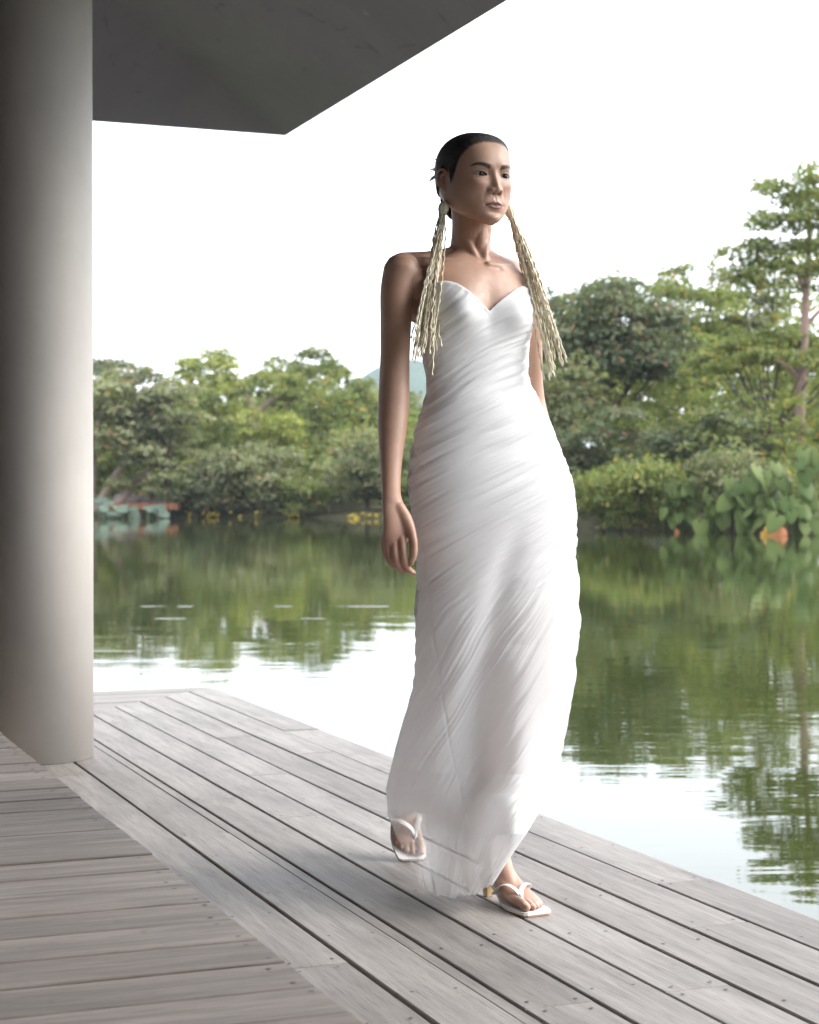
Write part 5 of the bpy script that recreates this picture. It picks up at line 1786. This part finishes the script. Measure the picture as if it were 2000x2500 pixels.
# fallen yellow and orange leaves at the waterline
for (px, py, D, s_, lab) in ((1888, 1300, 56.3, 0.62, 'bright orange yellow dead leaf at the right waterline'), (1868, 1303, 56.4, 0.5, 'pinkish dead leaf left of the orange one at the waterline'), (1908, 1302, 56.2, 0.42, 'brown dead leaf right of the orange one at the waterline'),
                             (1655, 1299, 60.3, 0.34, 'small orange dead leaf at the left end of the leafy row')):
    o = bpy.data.objects.new('dead_leaf', LEAFY); COL.objects.link(o)
    o.location = (px_x(px, D), D, px_z(py, D) + 0.14 * s_); o.scale = (s_, s_, s_ * 0.7); o.rotation_euler = (-0.5, 0.9 * (1 if px % 2 else -1), 0.3)
    tag(o, lab, 'leaf')

# ---- left bank: rust-red jetty, boulders, lotus, yellow water plants
M_RUST = simple_mat('rust_red_boards', (0.20, 0.085, 0.045), 0.75, 0.2, 3, 0.35)
M_ROCK = simple_mat('pinkish_boulder', (0.25, 0.205, 0.195), 0.9, 0.15, 2.2, 0.3, 0.05)
jD = 95.0
jroot = empty('jetty', (px_x(345, jD), jD, WZ)); tag(jroot, 'low rust red wooden jetty on the left bank beneath leaning trunks', 'jetty')
jw = (450 - 265) / FPX * jD
for k in range(8):
    w_ = jw / 8
    x0 = -jw / 2 + k * w_ + 0.02; x1 = x0 + w_ - 0.04
    z0 = 0.42 + 0.02 * math.sin(k * 2.1)
    vv_ = [(x, y, z) for z in (z0, z0 + 0.34) for (x, y) in ((x0, -0.5), (x1, -0.5), (x1, 1.6), (x0, 1.6))]
    mesh_obj('board', vv_, [(3, 2, 1, 0), (4, 5, 6, 7), (0, 1, 5, 4), (1, 2, 6, 5), (2, 3, 7, 6), (3, 0, 4, 7)], M_RUST, jroot)
for k in range(4):
    x0 = -jw / 2 + 0.2 + k * (jw - 0.6) / 3
    vv_ = [(x, y, z) for z in (-0.6, 0.40) for (x, y) in ((x0, -0.3), (x0 + 0.2, -0.3), (x0 + 0.2, -0.1), (x0, -0.1))]
    mesh_obj('post', vv_, [(3, 2, 1, 0), (4, 5, 6, 7), (0, 1, 5, 4), (1, 2, 6, 5), (2, 3, 7, 6), (3, 0, 4, 7)], M_DARKWOOD, jroot)


def boulder(px, py, D, r, lab, seed):
    g = np.random.default_rng(seed)
    ph = np.radians(np.linspace(-88, 88, 13)); th = np.linspace(0, 2 * math.pi, 18, endpoint=False)
    R_ = np.stack([np.cos(ph)[:, None] * np.cos(th), np.cos(ph)[:, None] * np.sin(th), np.sin(ph)[:, None] * np.ones_like(th)], -1)
    k_ = 1 + 0.22 * fbm2(R_[..., 0] * 1.6 + seed, R_[..., 2] * 1.6 + R_[..., 1], seed, 3)
    s = Soup(); s.rings(R_ * k_[..., None] * np.array([r, r * 0.8, r * 0.62]))
    o = mesh_obj('boulder', np.vstack(s.v), s.f, M_ROCK)
    o.location = (px_x(px, D), D, px_z(py, D)); tag(o, lab, 'boulder', 'boulders behind the jetty')
    return o


boulder(308, 1222, 98.5, 0.75, 'pinkish boulder behind the left end of the rust red jetty', 3)
boulder(345, 1224, 99, 0.62, 'boulder behind the middle of the rust red jetty', 4)
boulder(392, 1226, 99, 0.55, 'small boulder behind the right half of the jetty', 5)
boulder(430, 1222, 99.5, 0.72, 'grey boulder off the right end of the jetty', 6)

M_LOTUS = taro_mat('lotus_leaf', (0.06, 0.088, 0.064), (0.10, 0.135, 0.10))
lm_v = [(0, 0, -0.10)] + [(math.cos(a) * r * (1 + 0.06 * math.sin(a * 5)), math.sin(a) * r, 0.05 * (r - 0.5) + 0.04 * math.sin(a * 3) * r) for r in (0.5, 1.0) for a in np.linspace(0, 2 * math.pi, 12, endpoint=False)]
lm_f = [(0, 1 + k, 1 + (k + 1) % 12) for k in range(12)] + [(1 + k, 13 + k, 13 + (k + 1) % 12, 1 + (k + 1) % 12) for k in range(12)]
LOT = bpy.data.meshes.new('leaf'); LOT.from_pydata(lm_v, [], lm_f); LOT.update(); LOT.materials.append(M_LOTUS)
LOT.polygons.foreach_set('use_smooth', [True] * len(LOT.polygons))
for li, (px, D, n_, spread, lab) in enumerate(((235, 92.5, 14, 1.1, 'dense clump of teal lotus leaves right beside the column'), (290, 92, 10, 0.9, 'lotus leaves in front of the left end of the jetty'), (345, 92.5, 5, 0.8, 'few lotus leaves in front of the middle of the jetty'), (395, 92.5, 4, 0.7, 'last sparse lotus leaves near the right end of the jetty'))):
    root = empty('lotus_plant', (px_x(px, D), D, WZ)); tag(root, lab, 'lotus', 'lotus leaves in the shallow water')
    ss = Soup()
    for k in range(n_):
        dx, dy, h_ = gt.normal(0, spread * 0.6), gt.normal(0, 0.5), gt.uniform(0.05, 0.75) * (1.25 if li == 0 else 0.8)
        o = bpy.data.objects.new('leaf', LOT); COL.objects.link(o); o.parent = root
        r_ = gt.uniform(0.20, 0.36)
        o.location = (dx, dy, h_); o.scale = (r_, r_, r_); o.rotation_euler = (gt.uniform(0.2, 1.0), gt.normal(0, 0.35), gt.normal(0, 0.5))
        ss.tube([np.array([dx, dy, -0.3]), np.array([dx + 0.02, dy, h_ * 0.5]), np.array([dx, dy, h_ - 0.02])], [0.02, 0.02, 0.015], 5, 3, round_ends=False)
    mesh_obj('stem', np.vstack(ss.v), ss.f, M_STEM, root, True)

M_YEL = taro_mat('yellow_water_plant', (0.33, 0.25, 0.045), (0.42, 0.30, 0.05))
yv = []; gy = np.random.default_rng(77)
for (p0, p1, n_, hh) in ((440, 530, 20, 0.30), (560, 590, 5, 0.3), (690, 732, 16, 0.45), (850, 1010, 26, 0.25), (470, 480, 5, 0.9), (600, 640, 5, 0.25)):
    for k in range(n_):
        px = gy.uniform(p0, p1); X = px_x(px, 95); D = shore_y(X) - gy.uniform(0.2, 1.0); z = WZ + gy.random() * hh + 0.05
        s_ = gy.uniform(0.08, 0.17)
        a_ = gy.normal(0, 1, 3); a_ /= np.linalg.norm(a_); b_ = np.cross(a_, gy.normal(0, 1, 3)); b_ /= np.linalg.norm(b_)
        c_ = np.array([X, D, z])
        yv += [c_ - a_ * s_, c_ + b_ * s_ * 0.6, c_ + a_ * s_, c_ - b_ * s_ * 0.6]
yv = np.array(yv)
yel = mesh_obj('yellow_waterside_plants', yv, np.arange(len(yv)).reshape(-1, 4), M_YEL)
tag(yel, 'scattered yellow leaves of waterside plants along the left bank', 'plants', kind='stuff')


# ------------------------------------------------------------------ pale haze in the air
M_HAZE = bpy.data.materials.new('haze_air'); M_HAZE.use_nodes = True
_h = M_HAZE.node_tree; _h.nodes.clear()
_ho = _h.nodes.new('ShaderNodeOutputMaterial'); _hp = _h.nodes.new('ShaderNodeVolumePrincipled')
_hp.inputs['Color'].default_value = (0.78, 0.88, 1.0, 1)
_hp.inputs['Density'].default_value = 0.0002
_h.links.new(_hp.outputs[0], _ho.inputs['Volume'])
hzv = [(x, y, z) for z in (WZ - 1.6, 125.0) for (x, y) in ((-950, -70), (950, -70), (950, 1550), (-950, 1550))]
haze = mesh_obj('haze', hzv, [(3, 2, 1, 0), (4, 5, 6, 7), (0, 1, 5, 4), (1, 2, 6, 5), (2, 3, 7, 6), (3, 0, 4, 7)], M_HAZE)
tag(haze, kind='stuff')
